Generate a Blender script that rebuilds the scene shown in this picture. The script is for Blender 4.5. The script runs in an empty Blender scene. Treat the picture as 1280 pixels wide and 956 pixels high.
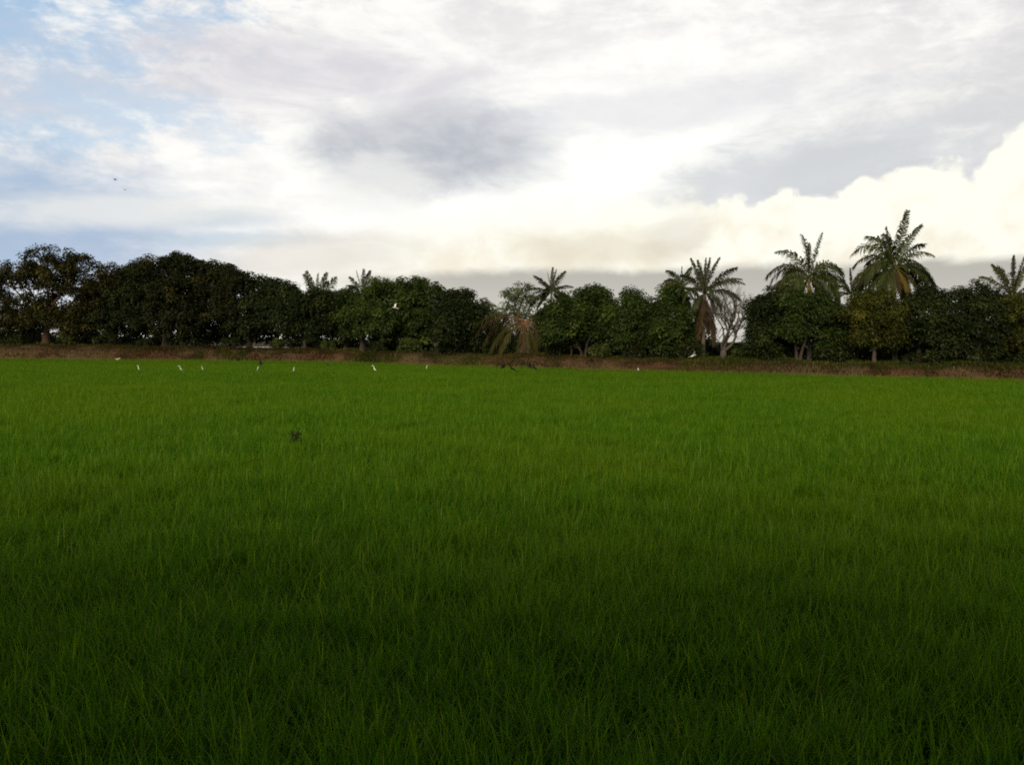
import bpy, math, random
import numpy as np
from mathutils import Vector, Matrix, Euler

SEED = 7
rng = np.random.default_rng(SEED)
random.seed(SEED)
scene = bpy.context.scene
COL = scene.collection

# ------------------------------------------------------------------ camera
F = 1086.0                      # focal length in pixels of a 1280 x 956 picture
CAM = np.array([0.0, 0.0, 2.6])
PITCH = math.atan(52.5 / F)     # looking slightly down
ROLL = math.radians(0.40)
cam_data = bpy.data.cameras.new('camera')
cam_data.sensor_width = 36.0
cam_data.lens = F / 1280.0 * 36.0
cam_data.clip_start = 0.1
cam_data.clip_end = 9000.0
cam = bpy.data.objects.new('camera', cam_data)
COL.objects.link(cam)
Rm = Euler((math.pi / 2 - PITCH, 0, 0)).to_matrix() @ Matrix.Rotation(ROLL, 3, 'Z')
cam.matrix_world = Matrix.Translation(Vector(CAM)) @ Rm.to_4x4()
scene.camera = cam
RM = np.array(Rm)

def ray(px, py):
    d = RM @ np.array([(px - 640.0) / F, (478.0 - py) / F, -1.0])
    return d / np.linalg.norm(d)
def at(px, py, Y):
    """the place that is Y metres ahead of the camera and shows at px, py"""
    d = ray(px, py)
    return CAM + d * (Y / d[1])
def at_z(px, py, z):
    d = ray(px, py)
    return CAM + d * ((z - CAM[2]) / d[2])
def azel(px, py):
    d = ray(px, py)
    return math.degrees(math.atan2(d[0], d[1])), math.degrees(math.asin(d[2]))

# ------------------------------------------------------------------ helpers
def tag(o, label=None, cat=None, group=None, kind=None):
    if label: o['label'] = label
    if cat: o['category'] = cat
    if group: o['group'] = group
    if kind: o['kind'] = kind
    return o

def empty(name, loc, label=None, cat=None, group=None):
    o = bpy.data.objects.new(name, None)
    o.empty_display_size = 0.3
    COL.objects.link(o)
    o.location = Vector([float(c) for c in loc])
    return tag(o, label, cat, group)

class MB:
    """collects tubes and sheets of faces as one mesh"""
    def __init__(s):
        s.v = []; s.f3 = []; s.f4 = []; s.n = 0; s.a = []; s.m4 = []; s.m3 = []
    def add(s, v, f4=None, f3=None, attr=None):
        v = np.asarray(v, float).reshape(-1, 3)
        if f4 is not None and len(f4): s.f4.append(np.asarray(f4, int).reshape(-1, 4) + s.n)
        if f3 is not None and len(f3): s.f3.append(np.asarray(f3, int).reshape(-1, 3) + s.n)
        if attr is None: attr = np.full(len(v), 0.5)
        elif np.isscalar(attr): attr = np.full(len(v), float(attr))
        s.a.append(np.asarray(attr, float)); s.v.append(v); s.n += len(v)
    def tube(s, pts, radii, sides=6, attr=None, cap=True):
        pts = np.asarray(pts, float); n = len(pts)
        radii = np.broadcast_to(np.asarray(radii, float), (n,))
        t = np.gradient(pts, axis=0)
        t /= np.linalg.norm(t, axis=1)[:, None] + 1e-9
        up = np.array([0.31, 0.17, 0.93]) if abs(t[0][2]) < 0.9 else np.array([0.9, 0.3, 0.1])
        a = np.cross(t, up); a /= np.linalg.norm(a, axis=1)[:, None] + 1e-9
        b = np.cross(t, a)
        ang = np.arange(sides) * 2 * math.pi / sides
        ring = (a[:, None, :] * np.cos(ang)[None, :, None] + b[:, None, :] * np.sin(ang)[None, :, None])
        v = pts[:, None, :] + ring * radii[:, None, None]
        i = np.arange(n - 1)[:, None] * sides; j = np.arange(sides)[None, :]; k = (j + 1) % sides
        f = np.stack([i + j, i + k, i + sides + k, i + sides + j], -1).reshape(-1, 4)
        v = v.reshape(-1, 3); f3 = []
        if cap:
            v = np.vstack([v, pts[0], pts[-1]])
            for q in range(sides):
                f3.append((q, n * sides, (q + 1) % sides))
                f3.append(((n - 1) * sides + q, (n - 1) * sides + (q + 1) % sides, n * sides + 1))
        s.add(v, f, f3, attr)
    def build(s, name, mat, parent=None, smooth=False, loc=None):
        me = bpy.data.meshes.new(name)
        V = np.vstack(s.v) if s.v else np.zeros((0, 3))
        f4 = np.vstack(s.f4) if s.f4 else np.zeros((0, 4), int)
        f3 = np.vstack(s.f3) if s.f3 else np.zeros((0, 3), int)
        me.vertices.add(len(V)); me.vertices.foreach_set('co', V.astype(np.float32).ravel())
        loops = np.concatenate([f4.ravel(), f3.ravel()])
        me.loops.add(len(loops)); me.loops.foreach_set('vertex_index', loops.astype(np.int32))
        tot = np.concatenate([np.full(len(f4), 4), np.full(len(f3), 3)])
        st = np.concatenate([[0], np.cumsum(tot)[:-1]]) if len(tot) else np.zeros(0)
        me.polygons.add(len(tot)); me.polygons.foreach_set('loop_start', st.astype(np.int32))
        me.polygons.foreach_set('loop_total', tot.astype(np.int32))
        if smooth: me.polygons.foreach_set('use_smooth', np.ones(len(tot), bool))
        at_ = me.attributes.new('v', 'FLOAT', 'POINT')
        at_.data.foreach_set('value', np.concatenate(s.a).astype(np.float32) if s.a else [])
        me.materials.append(mat)
        me.update(calc_edges=True); me.validate()
        o = bpy.data.objects.new(name, me); COL.objects.link(o)
        if parent is not None: o.parent = parent
        if loc is not None: o.location = Vector([float(c) for c in loc])
        return o

def unit(a):
    a = np.asarray(a, float)
    return a / (np.linalg.norm(a, axis=-1, keepdims=True) + 1e-9)

_tab = rng.random((256, 256))
def vnoise(x, y):
    """smooth value noise, 0..1"""
    x = np.asarray(x, float); y = np.asarray(y, float)
    xi = np.floor(x).astype(int); yi = np.floor(y).astype(int)
    fx = x - xi; fy = y - yi
    fx = fx * fx * (3 - 2 * fx); fy = fy * fy * (3 - 2 * fy)
    g = lambda a, b: _tab[a % 256, b % 256]
    return ((g(xi, yi) * (1 - fx) + g(xi + 1, yi) * fx) * (1 - fy)
            + (g(xi, yi + 1) * (1 - fx) + g(xi + 1, yi + 1) * fx) * fy)

# ------------------------------------------------------------------ node helper
class X:
    """a socket with arithmetic"""
    def __init__(s, t, sock): s.t = t; s.s = sock
    def _m(s, op, *o, rev=False):
        n = s.t.nodes.new('ShaderNodeMath'); n.operation = op
        args = [s] + list(o)
        if rev: args = args[::-1]
        for i, a in enumerate(args):
            if isinstance(a, X): s.t.links.new(a.s, n.inputs[i])
            else: n.inputs[i].default_value = float(a)
        return X(s.t, n.outputs[0])
    def __add__(s, o): return s._m('ADD', o)
    __radd__ = __add__
    def __sub__(s, o): return s._m('SUBTRACT', o)
    def __rsub__(s, o): return s._m('SUBTRACT', o, rev=True)
    def __mul__(s, o): return s._m('MULTIPLY', o)
    __rmul__ = __mul__
    def __truediv__(s, o): return s._m('DIVIDE', o)
    def __rtruediv__(s, o): return s._m('DIVIDE', o, rev=True)
    def sqrt(s): return s._m('SQRT')
    def max(s, o): return s._m('MAXIMUM', o)
    def min(s, o): return s._m('MINIMUM', o)
    def smooth(s, a, b, lo=0.0, hi=1.0):
        n = s.t.nodes.new('ShaderNodeMapRange'); n.interpolation_type = 'SMOOTHSTEP'
        if a > b: a, b, lo, hi = b, a, hi, lo
        s.t.links.new(s.s, n.inputs[0])
        for k, v in zip((1, 2, 3, 4), (a, b, lo, hi)): n.inputs[k].default_value = v
        return X(s.t, n.outputs[0])
def vec(t, x, y, z):
    n = t.nodes.new('ShaderNodeCombineXYZ')
    for i, a in enumerate((x, y, z)):
        if isinstance(a, X): t.links.new(a.s, n.inputs[i])
        else: n.inputs[i].default_value = a
    return X(t, n.outputs[0])
def noise(t, v, scale, detail=5.0, rough=0.55, dist=0.0):
    n = t.nodes.new('ShaderNodeTexNoise')
    if v is not None: t.links.new(v.s, n.inputs['Vector'])
    n.inputs['Scale'].default_value = scale; n.inputs['Detail'].default_value = detail
    n.inputs['Roughness'].default_value = rough; n.inputs['Distortion'].default_value = dist
    return X(t, n.outputs[0])
def mixc(t, f, a, b, mode='MIX'):
    n = t.nodes.new('ShaderNodeMix'); n.data_type = 'RGBA'; n.blend_type = mode
    n.clamp_factor = True
    for s_, v in ((n.inputs[0], f), (n.inputs[6], a), (n.inputs[7], b)):
        if isinstance(v, X): t.links.new(v.s, s_)
        elif isinstance(v, (tuple, list)): s_.default_value = (v[0], v[1], v[2], 1.0)
        else: s_.default_value = v
    return X(t, n.outputs[2])
def curve1(t, x, pts):
    """piecewise value of x from (x, y) points, both in world units"""
    xs = [p[0] for p in pts]; ys = [p[1] for p in pts]
    x0, x1, y0, y1 = xs[0], xs[-1], min(ys), max(ys)
    n = t.nodes.new('ShaderNodeFloatCurve')
    c = n.mapping.curves[0]
    q = [((a - x0) / (x1 - x0), (b - y0) / (y1 - y0)) for a, b in pts]
    c.points[0].location = q[0]; c.points[-1].location = q[-1]
    for p in q[1:-1]: c.points.new(*p)
    for p in c.points: p.handle_type = 'AUTO'
    n.mapping.update()
    u = (x - x0) / (x1 - x0)
    t.links.new(u.s, n.inputs['Value'])
    return X(t, n.outputs[0]) * (y1 - y0) + y0
def srgb(r, g, b, k=1.0):
    f = lambda c: k * ((c / 255 / 12.92) if c / 255 <= 0.04045 else ((c / 255 + 0.055) / 1.055) ** 2.4)
    return (f(r), f(g), f(b))

# ------------------------------------------------------------------ render settings
scene.render.engine = 'CYCLES'
scene.view_settings.view_transform = 'Standard'
scene.view_settings.look = 'None'
scene.view_settings.gamma = 1.0
scene.view_settings.use_curve_mapping = False
scene.view_settings.exposure = 0.0
scene.cycles.max_bounces = 6
scene.cycles.diffuse_bounces = 3
scene.cycles.transmission_bounces = 4
scene.cycles.use_denoising = False
scene.cycles.use_adaptive_sampling = False
scene.cycles.filter_width = 1.9

# ------------------------------------------------------------------ sky and light
SUN_AZ, SUN_EL = math.radians(196.0), math.radians(23.0)
world = bpy.data.worlds.new('World'); scene.world = world
world.use_nodes = True
t = world.node_tree
for n in list(t.nodes): t.nodes.remove(n)
out = t.nodes.new('ShaderNodeOutputWorld'); bg = t.nodes.new('ShaderNodeBackground')
t.links.new(bg.outputs[0], out.inputs[0])
bg.inputs['Strength'].default_value = 0.1
sky = t.nodes.new('ShaderNodeTexSky'); sky.sky_type = 'NISHITA'; sky.sun_disc = False
sky.sun_elevation = SUN_EL; sky.sun_rotation = SUN_AZ
tc = t.nodes.new('ShaderNodeTexCoord')
sep = t.nodes.new('ShaderNodeSeparateXYZ'); t.links.new(tc.outputs['Generated'], sep.inputs[0])
dx, dy, dz = [X(t, sep.outputs[i]) for i in range(3)]
DIR = X(t, tc.outputs['Generated'])
az = dx._m('ARCTAN2', dy) * (180 / math.pi)
el = dz._m('ARCSINE') * (180 / math.pi)
K = 10.0                                        # colours below are x0.1 by the background strength
zz = dz.max(0.0) + 0.13
P = vec(t, dx / zz, dy / zz, 0.0)               # a high flat cloud layer
A = vec(t, az * 0.1, el * 0.1, 0.0)             # clouds standing on the horizon

n_az = noise(t, vec(t, az * 0.075, el * 0.14, 0.0), 1.9, 8, 0.60, 0.5)
n_az2 = noise(t, vec(t, az * 0.085 + 7.3, el * 0.24, 0.4), 2.2, 8, 0.60, 0.4)
n_puff = noise(t, A, 7.0, 5, 0.62, 0.0)
n_heap = noise(t, A, 3.2, 7, 0.58, 0.3)
s1 = noise(t, vec(t, az * 0.055 + 1.7, el * 0.13, 3.1), 1.5, 8, 0.58, 0.6)
s2 = noise(t, vec(t, az * 0.12 + 4.0, el * 0.25, 1.2), 2.2, 8, 0.64, 0.3)
s3 = noise(t, vec(t, az * 0.26 + el * 0.06, el * 0.58, 5.0), 1.7, 6, 0.64, 0.1)
s4 = noise(t, vec(t, az * 0.05 + 9.2, el * 0.17, 7.7), 1.9, 8, 0.60, 0.6)

def blob(px, py, rx, ry, rot=0.0, amp=1.0, soft=0.8, n=None):
    a0, e0 = azel(px, py); k = math.degrees(1 / F)
    c, s_ = math.cos(math.radians(rot)), math.sin(math.radians(rot))
    u = az - a0; v = el - e0
    uu = (u * c + v * s_) / (rx * k); vv = (v * c - u * s_) / (ry * k)
    d = (uu * uu + vv * vv).sqrt() + ((n if n is not None else n_az) - 0.5) * (-2.0 * amp)
    return d.smooth(1.0 + soft * 0.5, 1.0 - soft * 0.5)

# clear sky
clear = mixc(t, 0.7, X(t, sky.outputs[0]), srgb(165, 206, 244, K))
clear = mixc(t, el.smooth(26, 3) * 0.75, clear, srgb(188, 210, 228, K))
# thin high sheet with a blue hole on the upper left
hole = blob(140, 50, 190, 62, 12, 0.55, 1.6, n_az2)
hole2 = blob(10, 285, 190, 60, 0, 0.5, 1.4, n_az2)
hole3 = blob(330, 165, 210, 30, -4, 0.7, 1.4, n_az2)
hole4 = blob(130, 150, 190, 26, 4, 0.8, 1.4, n_az2)
cov = (s1 * 0.45 + s2 * 0.50 + s3 * 0.35 + az.smooth(-32, 2).max(az.smooth(-50, -80)) * 0.16 - hole * 0.17 - hole2 * 0.11 - hole3 * 0.09 - hole4 * 0.07 + 0.05).smooth(0.50, 0.72)
shc = (s4 * 0.60 + s2 * 0.40 + s3 * 0.34).smooth(0.54, 0.80)
sheet = mixc(t, shc, srgb(223, 221, 223, K), srgb(255, 254, 249, K))
c = mixc(t, cov, clear, sheet)
# bright part of the sky, the sun behind the cloud
glow = blob(690, 235, 420, 165, 0, 0.30, 1.7, n_az)
c = mixc(t, glow * 0.88, c, (1.08 * K, 1.075 * K, 1.03 * K))
# grey undersides
g1 = blob(550, 188, 140, 50, 4, 0.8, 0.9, n_az)
c = mixc(t, g1 * s2.smooth(0.75, 0.30, 0.70, 1.0), c, srgb(188, 193, 201, K))
g1b = blob(470, 232, 70, 30, 5, 0.9, 0.9, n_az2)
c = mixc(t, g1b * 0.6, c, srgb(244, 244, 240, K))
g2 = blob(1190, 165, 240, 62, 12, 0.9, 1.1, n_az2)
c = mixc(t, g2 * s2.smooth(0.72, 0.36, 0.3, 0.85), c, srgb(216, 217, 219, K))
g3 = blob(985, 222, 170, 38, 8, 0.9, 0.9, n_az2)
c = mixc(t, g3 * 0.75, c, srgb(208, 212, 216, K))
g3b = blob(835, 135, 210, 26, 2, 1.1, 1.1, n_az2)
c = mixc(t, g3b * 0.45, c, srgb(214, 216, 224, K))
g4 = blob(25, 278, 190, 66, -3, 0.6, 1.2, n_az2)
c = mixc(t, g4 * 0.85, c, srgb(168, 188, 214, K))
g5 = blob(262, 272, 70, 11, 3, 0.8, 1.1, n_az2)
c = mixc(t, g5 * 0.7, c, srgb(176, 196, 214, K))
g6 = blob(300, 300, 90, 9, 2, 0.8, 1.1, n_az2)
c = mixc(t, g6 * 0.6, c, srgb(188, 208, 222, K))
g7 = blob(330, 95, 300, 55, 4, 0.9, 1.3, n_az)
c = mixc(t, g7 * s4.smooth(0.7, 0.35, 0.15, 0.8), c, srgb(213, 211, 218, K))
g8 = blob(160, 265, 150, 18, 3, 0.9, 1.1, n_az2)
c = mixc(t, g8 * 0.6, c, srgb(250, 248, 240, K))
# heaped cloud standing on the horizon, its top edge rising to the right
top = curve1(t, az, [azel(-900, 330), azel(-100, 352), azel(250, 330), azel(400, 296), azel(560, 272), azel(760, 246), azel(850, 238),
                     azel(872, 231), azel(890, 240), azel(912, 238), azel(940, 246), azel(965, 240), azel(1040, 236), azel(1070, 220), azel(1100, 209),
                     azel(1140, 208), azel(1160, 192), azel(1190, 186), azel(1225, 197), azel(1240, 178), azel(1270, 160), azel(1330, 140), azel(1700, 150), azel(2600, 260)])
edge = el - top - (n_puff - 0.5) * 1.6 - (n_az - 0.5) * 1.1
vo = t.nodes.new('ShaderNodeTexVoronoi'); vo.feature = 'SMOOTH_F1'; vo.inputs['Scale'].default_value = 5.5; vo.inputs['Smoothness'].default_value = 0.35
t.links.new(vec(t, az * 0.1 + n_az * 0.25, el * 0.115 + n_puff * 0.12, 0.0).s, vo.inputs['Vector'])
bil = X(t, vo.outputs['Distance'])
vo2 = t.nodes.new('ShaderNodeTexVoronoi'); vo2.feature = 'SMOOTH_F1'; vo2.inputs['Scale'].default_value = 14.0; vo2.inputs['Smoothness'].default_value = 0.4
t.links.new(vec(t, az * 0.1 + n_puff * 0.08, el * 0.115, 3.0).s, vo2.inputs['Vector'])
bil2 = X(t, vo2.outputs['Distance'])
edge = edge + (bil - 0.4) * 1.9 + (bil2 - 0.4) * 0.7
soft_l = az.smooth(8, 15)                        # crisp at the right, melting into the glow at the left
m_soft = edge.smooth(1.6, -2.2); m_crisp = edge.smooth(0.30, -0.42)
heap = m_soft * (1 - soft_l) + m_crisp * soft_l
vis = az.smooth(-20, -3)
hs = (n_heap * 0.75 + n_puff * 0.30 - bil * 0.30 + 0.145 - el.smooth(10.5, 4.2) * 0.20).smooth(0.13, 0.47)
hc = mixc(t, hs, srgb(246, 239, 219, K), (1.05 * K, 1.035 * K, 0.91 * K))
c = mixc(t, heap * vis, c, hc)
g9 = blob(845, 300, 40, 26, 30, 0.9, 1.0, n_az2)
c = mixc(t, g9 * 0.45, c, srgb(215, 208, 196, K))
g10 = blob(735, 312, 110, 22, 0, 0.9, 1.2, n_az2)
c = mixc(t, g10 * 0.6, c, srgb(226, 217, 196, K))
g11 = blob(385, 322, 110, 26, 4, 0.9, 1.2, n_az2)
c = mixc(t, g11 * 0.6, c, srgb(226, 219, 208, K))
# the flat grey base low over the horizon
base = curve1(t, az, [azel(-900, 352), azel(300, 352), azel(500, 345), azel(620, 340), azel(800, 337), azel(900, 335), azel(1060, 330), azel(1200, 326), azel(1290, 322), azel(2600, 322)])
bm = (el - base - (n_az - 0.5) * 1.5 - (n_puff - 0.5) * 0.5).smooth(0.45, -0.35)
c = mixc(t, bm * az.smooth(-16, -3), c, mixc(t, el.smooth(4.6, 1.5), srgb(189, 186, 178, K), srgb(206, 203, 192, K)))
# dark cover added to the unseen sky overhead and behind, cutting the fill light
fill_cut = el.smooth(27, 48).max(dy.smooth(0.25, -0.25) * 0.9)
c = mixc(t, fill_cut, c, mixc(t, s1.smooth(0.35, 0.65), srgb(112, 116, 126, K), srgb(150, 152, 158, K)))
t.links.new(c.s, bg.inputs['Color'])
world.cycles.sampling_method = 'MANUAL'
world.cycles.sample_map_resolution = 512

sun_d = bpy.data.lights.new('sun', 'SUN'); sun_d.energy = 4.2; sun_d.angle = math.radians(26)
sun_d.color = (1.0, 0.89, 0.72)
sun = bpy.data.objects.new('sun', sun_d); COL.objects.link(sun)
sdir = Vector((math.sin(SUN_AZ) * math.cos(SUN_EL), math.cos(SUN_AZ) * math.cos(SUN_EL), math.sin(SUN_EL)))
sun.rotation_euler = sdir.to_track_quat('Z', 'Y').to_euler()
sun.location = (0, 0, 60)

# ------------------------------------------------------------------ materials
def new_mat(name):
    m = bpy.data.materials.new(name); m.use_nodes = True
    for n in list(m.node_tree.nodes): m.node_tree.nodes.remove(n)
    return m, m.node_tree
def attr(t, name='v'):
    n = t.nodes.new('ShaderNodeAttribute'); n.attribute_name = name
    return X(t, n.outputs['Fac'])
def pos(t):
    n = t.nodes.new('ShaderNodeNewGeometry'); return X(t, n.outputs['Position'])

def leaf_mat(name, c0, c1, c2, transl=0.35, gloss=0.05, rough=0.45, patch=None, patch_scale=0.2, tint=None):
    """leaf colours c0..c2 by the leaf's own number; patch is another leaf colour in drifts"""
    m, t = new_mat(name)
    v = attr(t)
    col = mixc(t, v.smooth(0.0, 0.6), c0, c1)
    col = mixc(t, v.smooth(0.6, 1.0), col, c2)
    if patch is not None:
        nz = noise(t, pos(t), patch_scale, 4, 0.6)
        col = mixc(t, nz.smooth(0.42, 0.72) * 0.75, col, patch)
    d = t.nodes.new('ShaderNodeBsdfDiffuse'); tr = t.nodes.new('ShaderNodeBsdfTranslucent')
    t.links.new(col.s, d.inputs['Color'])
    tcol = mixc(t, 1.0, col, tint or (1.25, 1.25, 0.5), 'MULTIPLY')
    t.links.new(tcol.s, tr.inputs['Color'])
    mx = t.nodes.new('ShaderNodeMixShader'); mx.inputs[0].default_value = transl
    t.links.new(d.outputs[0], mx.inputs[1]); t.links.new(tr.outputs[0], mx.inputs[2])
    last = mx
    if gloss > 0:
        g = t.nodes.new('ShaderNodeBsdfGlossy'); g.inputs['Roughness'].default_value = rough
        g.inputs['Color'].default_value = (0.8, 0.85, 0.8, 1)
        m2 = t.nodes.new('ShaderNodeMixShader'); m2.inputs[0].default_value = gloss
        t.links.new(mx.outputs[0], m2.inputs[1]); t.links.new(g.outputs[0], m2.inputs[2]); last = m2
    o = t.nodes.new('ShaderNodeOutputMaterial'); t.links.new(last.outputs[0], o.inputs[0])
    return m
def bark_mat(name, a, b, scale=6.0):
    m, t = new_mat(name)
    p = t.nodes.new('ShaderNodeTexCoord')
    mp = t.nodes.new('ShaderNodeMapping'); mp.inputs['Scale'].default_value = (3, 3, 0.7)
    t.links.new(p.outputs['Object'], mp.inputs[0])
    nz = noise(t, X(t, mp.outputs[0]), scale, 6, 0.65)
    col = mixc(t, nz.smooth(0.3, 0.7), a, b)
    bs = t.nodes.new('ShaderNodeBsdfPrincipled'); bs.inputs['Roughness'].default_value = 0.9
    bs.inputs['Specular IOR Level'].default_value = 0.15
    t.links.new(col.s, bs.inputs['Base Color'])
    bp = t.nodes.new('ShaderNodeBump'); bp.inputs['Strength'].default_value = 0.6; bp.inputs['Distance'].default_value = 0.03
    t.links.new(nz.s, bp.inputs['Height']); t.links.new(bp.outputs[0], bs.inputs['Normal'])
    o = t.nodes.new('ShaderNodeOutputMaterial'); t.links.new(bs.outputs[0], o.inputs[0])
    return m

M = {}
M['mango'] = leaf_mat('mango_leaves', (0.012, 0.019, 0.004), (0.029, 0.043, 0.008), (0.066, 0.080, 0.013), 0.25, 0.008, 0.5)
M['mango_green'] = leaf_mat('bright_mango_leaves', (0.013, 0.022, 0.004), (0.034, 0.054, 0.009), (0.078, 0.103, 0.015), 0.27, 0.008, 0.5)
M['mango_yellow'] = leaf_mat('yellowing_leaves', (0.020, 0.024, 0.004), (0.052, 0.056, 0.008), (0.135, 0.115, 0.016), 0.27, 0.008, 0.5)
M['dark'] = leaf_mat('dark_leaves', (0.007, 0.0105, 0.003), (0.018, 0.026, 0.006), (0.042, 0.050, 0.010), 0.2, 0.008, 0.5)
M['olive'] = leaf_mat('olive_leaves', (0.011, 0.012, 0.003), (0.029, 0.029, 0.006), (0.090, 0.072, 0.013), 0.27, 0.008, 0.5)
M['russet'] = leaf_mat('russet_leaves', (0.007, 0.009, 0.003), (0.018, 0.0215, 0.005), (0.055, 0.047, 0.010), 0.22, 0.008, 0.5)
M['pale'] = leaf_mat('pale_leaves', (0.045, 0.058, 0.020), (0.080, 0.10, 0.034), (0.14, 0.15, 0.052), 0.35, 0.01, 0.5)
M['palm'] = leaf_mat('palm_leaflets', (0.019, 0.027, 0.006), (0.044, 0.055, 0.012), (0.098, 0.100, 0.022), 0.28, 0.02, 0.45)
M['palm_dark'] = leaf_mat('dark_palm_leaflets', (0.016, 0.020, 0.006), (0.032, 0.038, 0.011), (0.062, 0.064, 0.018), 0.25, 0.02, 0.45)
M['palm_yellow'] = leaf_mat('yellow_palm_leaflets', (0.065, 0.050, 0.011), (0.12, 0.088, 0.018), (0.19, 0.13, 0.03), 0.3, 0.01, 0.5)
M['palm_dead'] = leaf_mat('dead_palm_leaflets', (0.024, 0.016, 0.008), (0.055, 0.038, 0.020), (0.100, 0.070, 0.036), 0.2, 0.0, 0.6, tint=(1.1, 0.95, 0.7))
M['palm_wilt'] = leaf_mat('wilting_palm_leaflets', (0.026, 0.026, 0.007), (0.050, 0.048, 0.012), (0.10, 0.082, 0.020), 0.3, 0.01, 0.5)
M['petiole'] = bark_mat('orange_petiole', (0.085, 0.045, 0.020), (0.16, 0.092, 0.040), 4)
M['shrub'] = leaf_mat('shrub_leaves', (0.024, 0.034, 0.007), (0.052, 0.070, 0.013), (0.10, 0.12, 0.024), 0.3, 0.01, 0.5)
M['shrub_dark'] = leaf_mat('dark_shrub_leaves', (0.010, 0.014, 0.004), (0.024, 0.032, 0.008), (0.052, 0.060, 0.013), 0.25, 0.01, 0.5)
M['rice'] = leaf_mat('rice_leaves', (0.042, 0.112, 0.002), (0.083, 0.192, 0.003), (0.190, 0.262, 0.014), 0.50, 0.009, 0.52, patch=(0.125, 0.195, 0.003), patch_scale=0.09, tint=(1.1, 1.2, 0.3))
M['bank_dry'] = leaf_mat('dry_bank_grass', (0.018, 0.0115, 0.005), (0.040, 0.026, 0.0105), (0.088, 0.061, 0.022), 0.25, 0.0, 0.6, tint=(1.1, 0.9, 0.6), patch=(0.058, 0.050, 0.013), patch_scale=0.16)
M['bank_green'] = leaf_mat('green_bank_grass', (0.022, 0.032, 0.006), (0.045, 0.060, 0.011), (0.10, 0.10, 0.022), 0.3, 0.0, 0.6)
M['bark'] = bark_mat('mango_bark', (0.022, 0.016, 0.012), (0.055, 0.042, 0.031))
M['bark_red'] = bark_mat('reddish_bark', (0.030, 0.017, 0.011), (0.075, 0.042, 0.028))
M['bark_pale'] = bark_mat('pale_bare_bark', (0.042, 0.035, 0.029), (0.098, 0.082, 0.066))
M['bark_tan'] = bark_mat('tan_bark', (0.035, 0.026, 0.018), (0.08, 0.060, 0.042))
M['palm_trunk'] = bark_mat('palm_trunk', (0.05, 0.04, 0.03), (0.11, 0.09, 0.068), 3)

# soil of the field
m, t = new_mat('field_soil'); M['soil'] = m
p = pos(t); nz = noise(t, p, 1.5, 6, 0.6)
bs = t.nodes.new('ShaderNodeBsdfPrincipled'); bs.inputs['Roughness'].default_value = 0.95; bs.inputs['Specular IOR Level'].default_value = 0.1
t.links.new(mixc(t, nz.smooth(0.35, 0.65), (0.006, 0.008, 0.003), (0.014, 0.020, 0.005)).s, bs.inputs['Base Color'])
o = t.nodes.new('ShaderNodeOutputMaterial'); t.links.new(bs.outputs[0], o.inputs[0])
# earth of the bank
m, t = new_mat('bank_earth'); M['earth'] = m
p = pos(t); nz = noise(t, p, 0.9, 7, 0.65); nz2 = noise(t, p, 5.0, 5, 0.6); nz3 = noise(t, p, 0.12, 4, 0.6)
soil = mixc(t, nz.smooth(0.32, 0.68), (0.030, 0.016, 0.008), (0.092, 0.049, 0.023))
soil = mixc(t, nz3.smooth(0.40, 0.66) * 0.7, soil, (0.075, 0.058, 0.026))
green = mixc(t, nz2.smooth(0.3, 0.7), (0.030, 0.042, 0.012), (0.075, 0.085, 0.025))
col = mixc(t, (attr(t) + (nz - 0.5) * 0.9).smooth(0.35, 0.75), soil, green)
bs = t.nodes.new('ShaderNodeBsdfPrincipled'); bs.inputs['Roughness'].default_value = 0.95; bs.inputs['Specular IOR Level'].default_value = 0.1
t.links.new(col.s, bs.inputs['Base Color'])
bp = t.nodes.new('ShaderNodeBump'); bp.inputs['Strength'].default_value = 0.8; bp.inputs['Distance'].default_value = 0.12
t.links.new((nz2 + nz).s, bp.inputs['Height']); t.links.new(bp.outputs[0], bs.inputs['Normal'])
o = t.nodes.new('ShaderNodeOutputMaterial'); t.links.new(bs.outputs[0], o.inputs[0])
# water
m, t = new_mat('pond_water'); M['water'] = m
bs = t.nodes.new('ShaderNodeBsdfPrincipled'); bs.inputs['Base Color'].default_value = (0.05, 0.06, 0.05, 1)
bs.inputs['Roughness'].default_value = 0.12; bs.inputs['IOR'].default_value = 1.33
bp = t.nodes.new('ShaderNodeBump'); bp.inputs['Strength'].default_value = 0.15; bp.inputs['Distance'].default_value = 0.02
t.links.new(noise(t, pos(t), 3.0, 3, 0.5).s, bp.inputs['Height']); t.links.new(bp.outputs[0], bs.inputs['Normal'])
o = t.nodes.new('ShaderNodeOutputMaterial'); t.links.new(bs.outputs[0], o.inputs[0])

# ------------------------------------------------------------------ ground, bank
RICE_TOP = 0.42
PX = [-500, -200, 0, 200, 300, 400, 500, 600, 700, 800, 900, 1000, 1100, 1280, 1500, 1800]
TOE = [446.0, 447.5, 448.0, 449.0, 449.8, 451.2, 453.8, 456.6, 459.2, 461.4, 464.0, 466.6, 469.2, 472.8, 477, 482]
TOP = [430, 431, 432.0, 435.0, 437.5, 439.5, 442.0, 444.0, 446.5, 448.5, 450.5, 453.0, 455.5, 459.0, 463, 468]
toe_pts = np.array([at_z(x, y, RICE_TOP) for x, y in zip(PX, TOE)])
crest = np.array([at(x, y, tp[1] + 1.7) for x, y, tp in zip(PX, TOP, toe_pts)])
XW = toe_pts[:, 0]
def toe_y(x): return np.interp(x, XW, toe_pts[:, 1])
def crest_z(x): return np.interp(x, crest[:, 0], crest[:, 2])
def bank_wob(x): return (vnoise(np.asarray(x) * 0.3 + 40, 3.3) - 0.5) * 0.34 + (vnoise(np.asarray(x) * 1.1 + 9, 8.3) - 0.5) * 0.18
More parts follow.
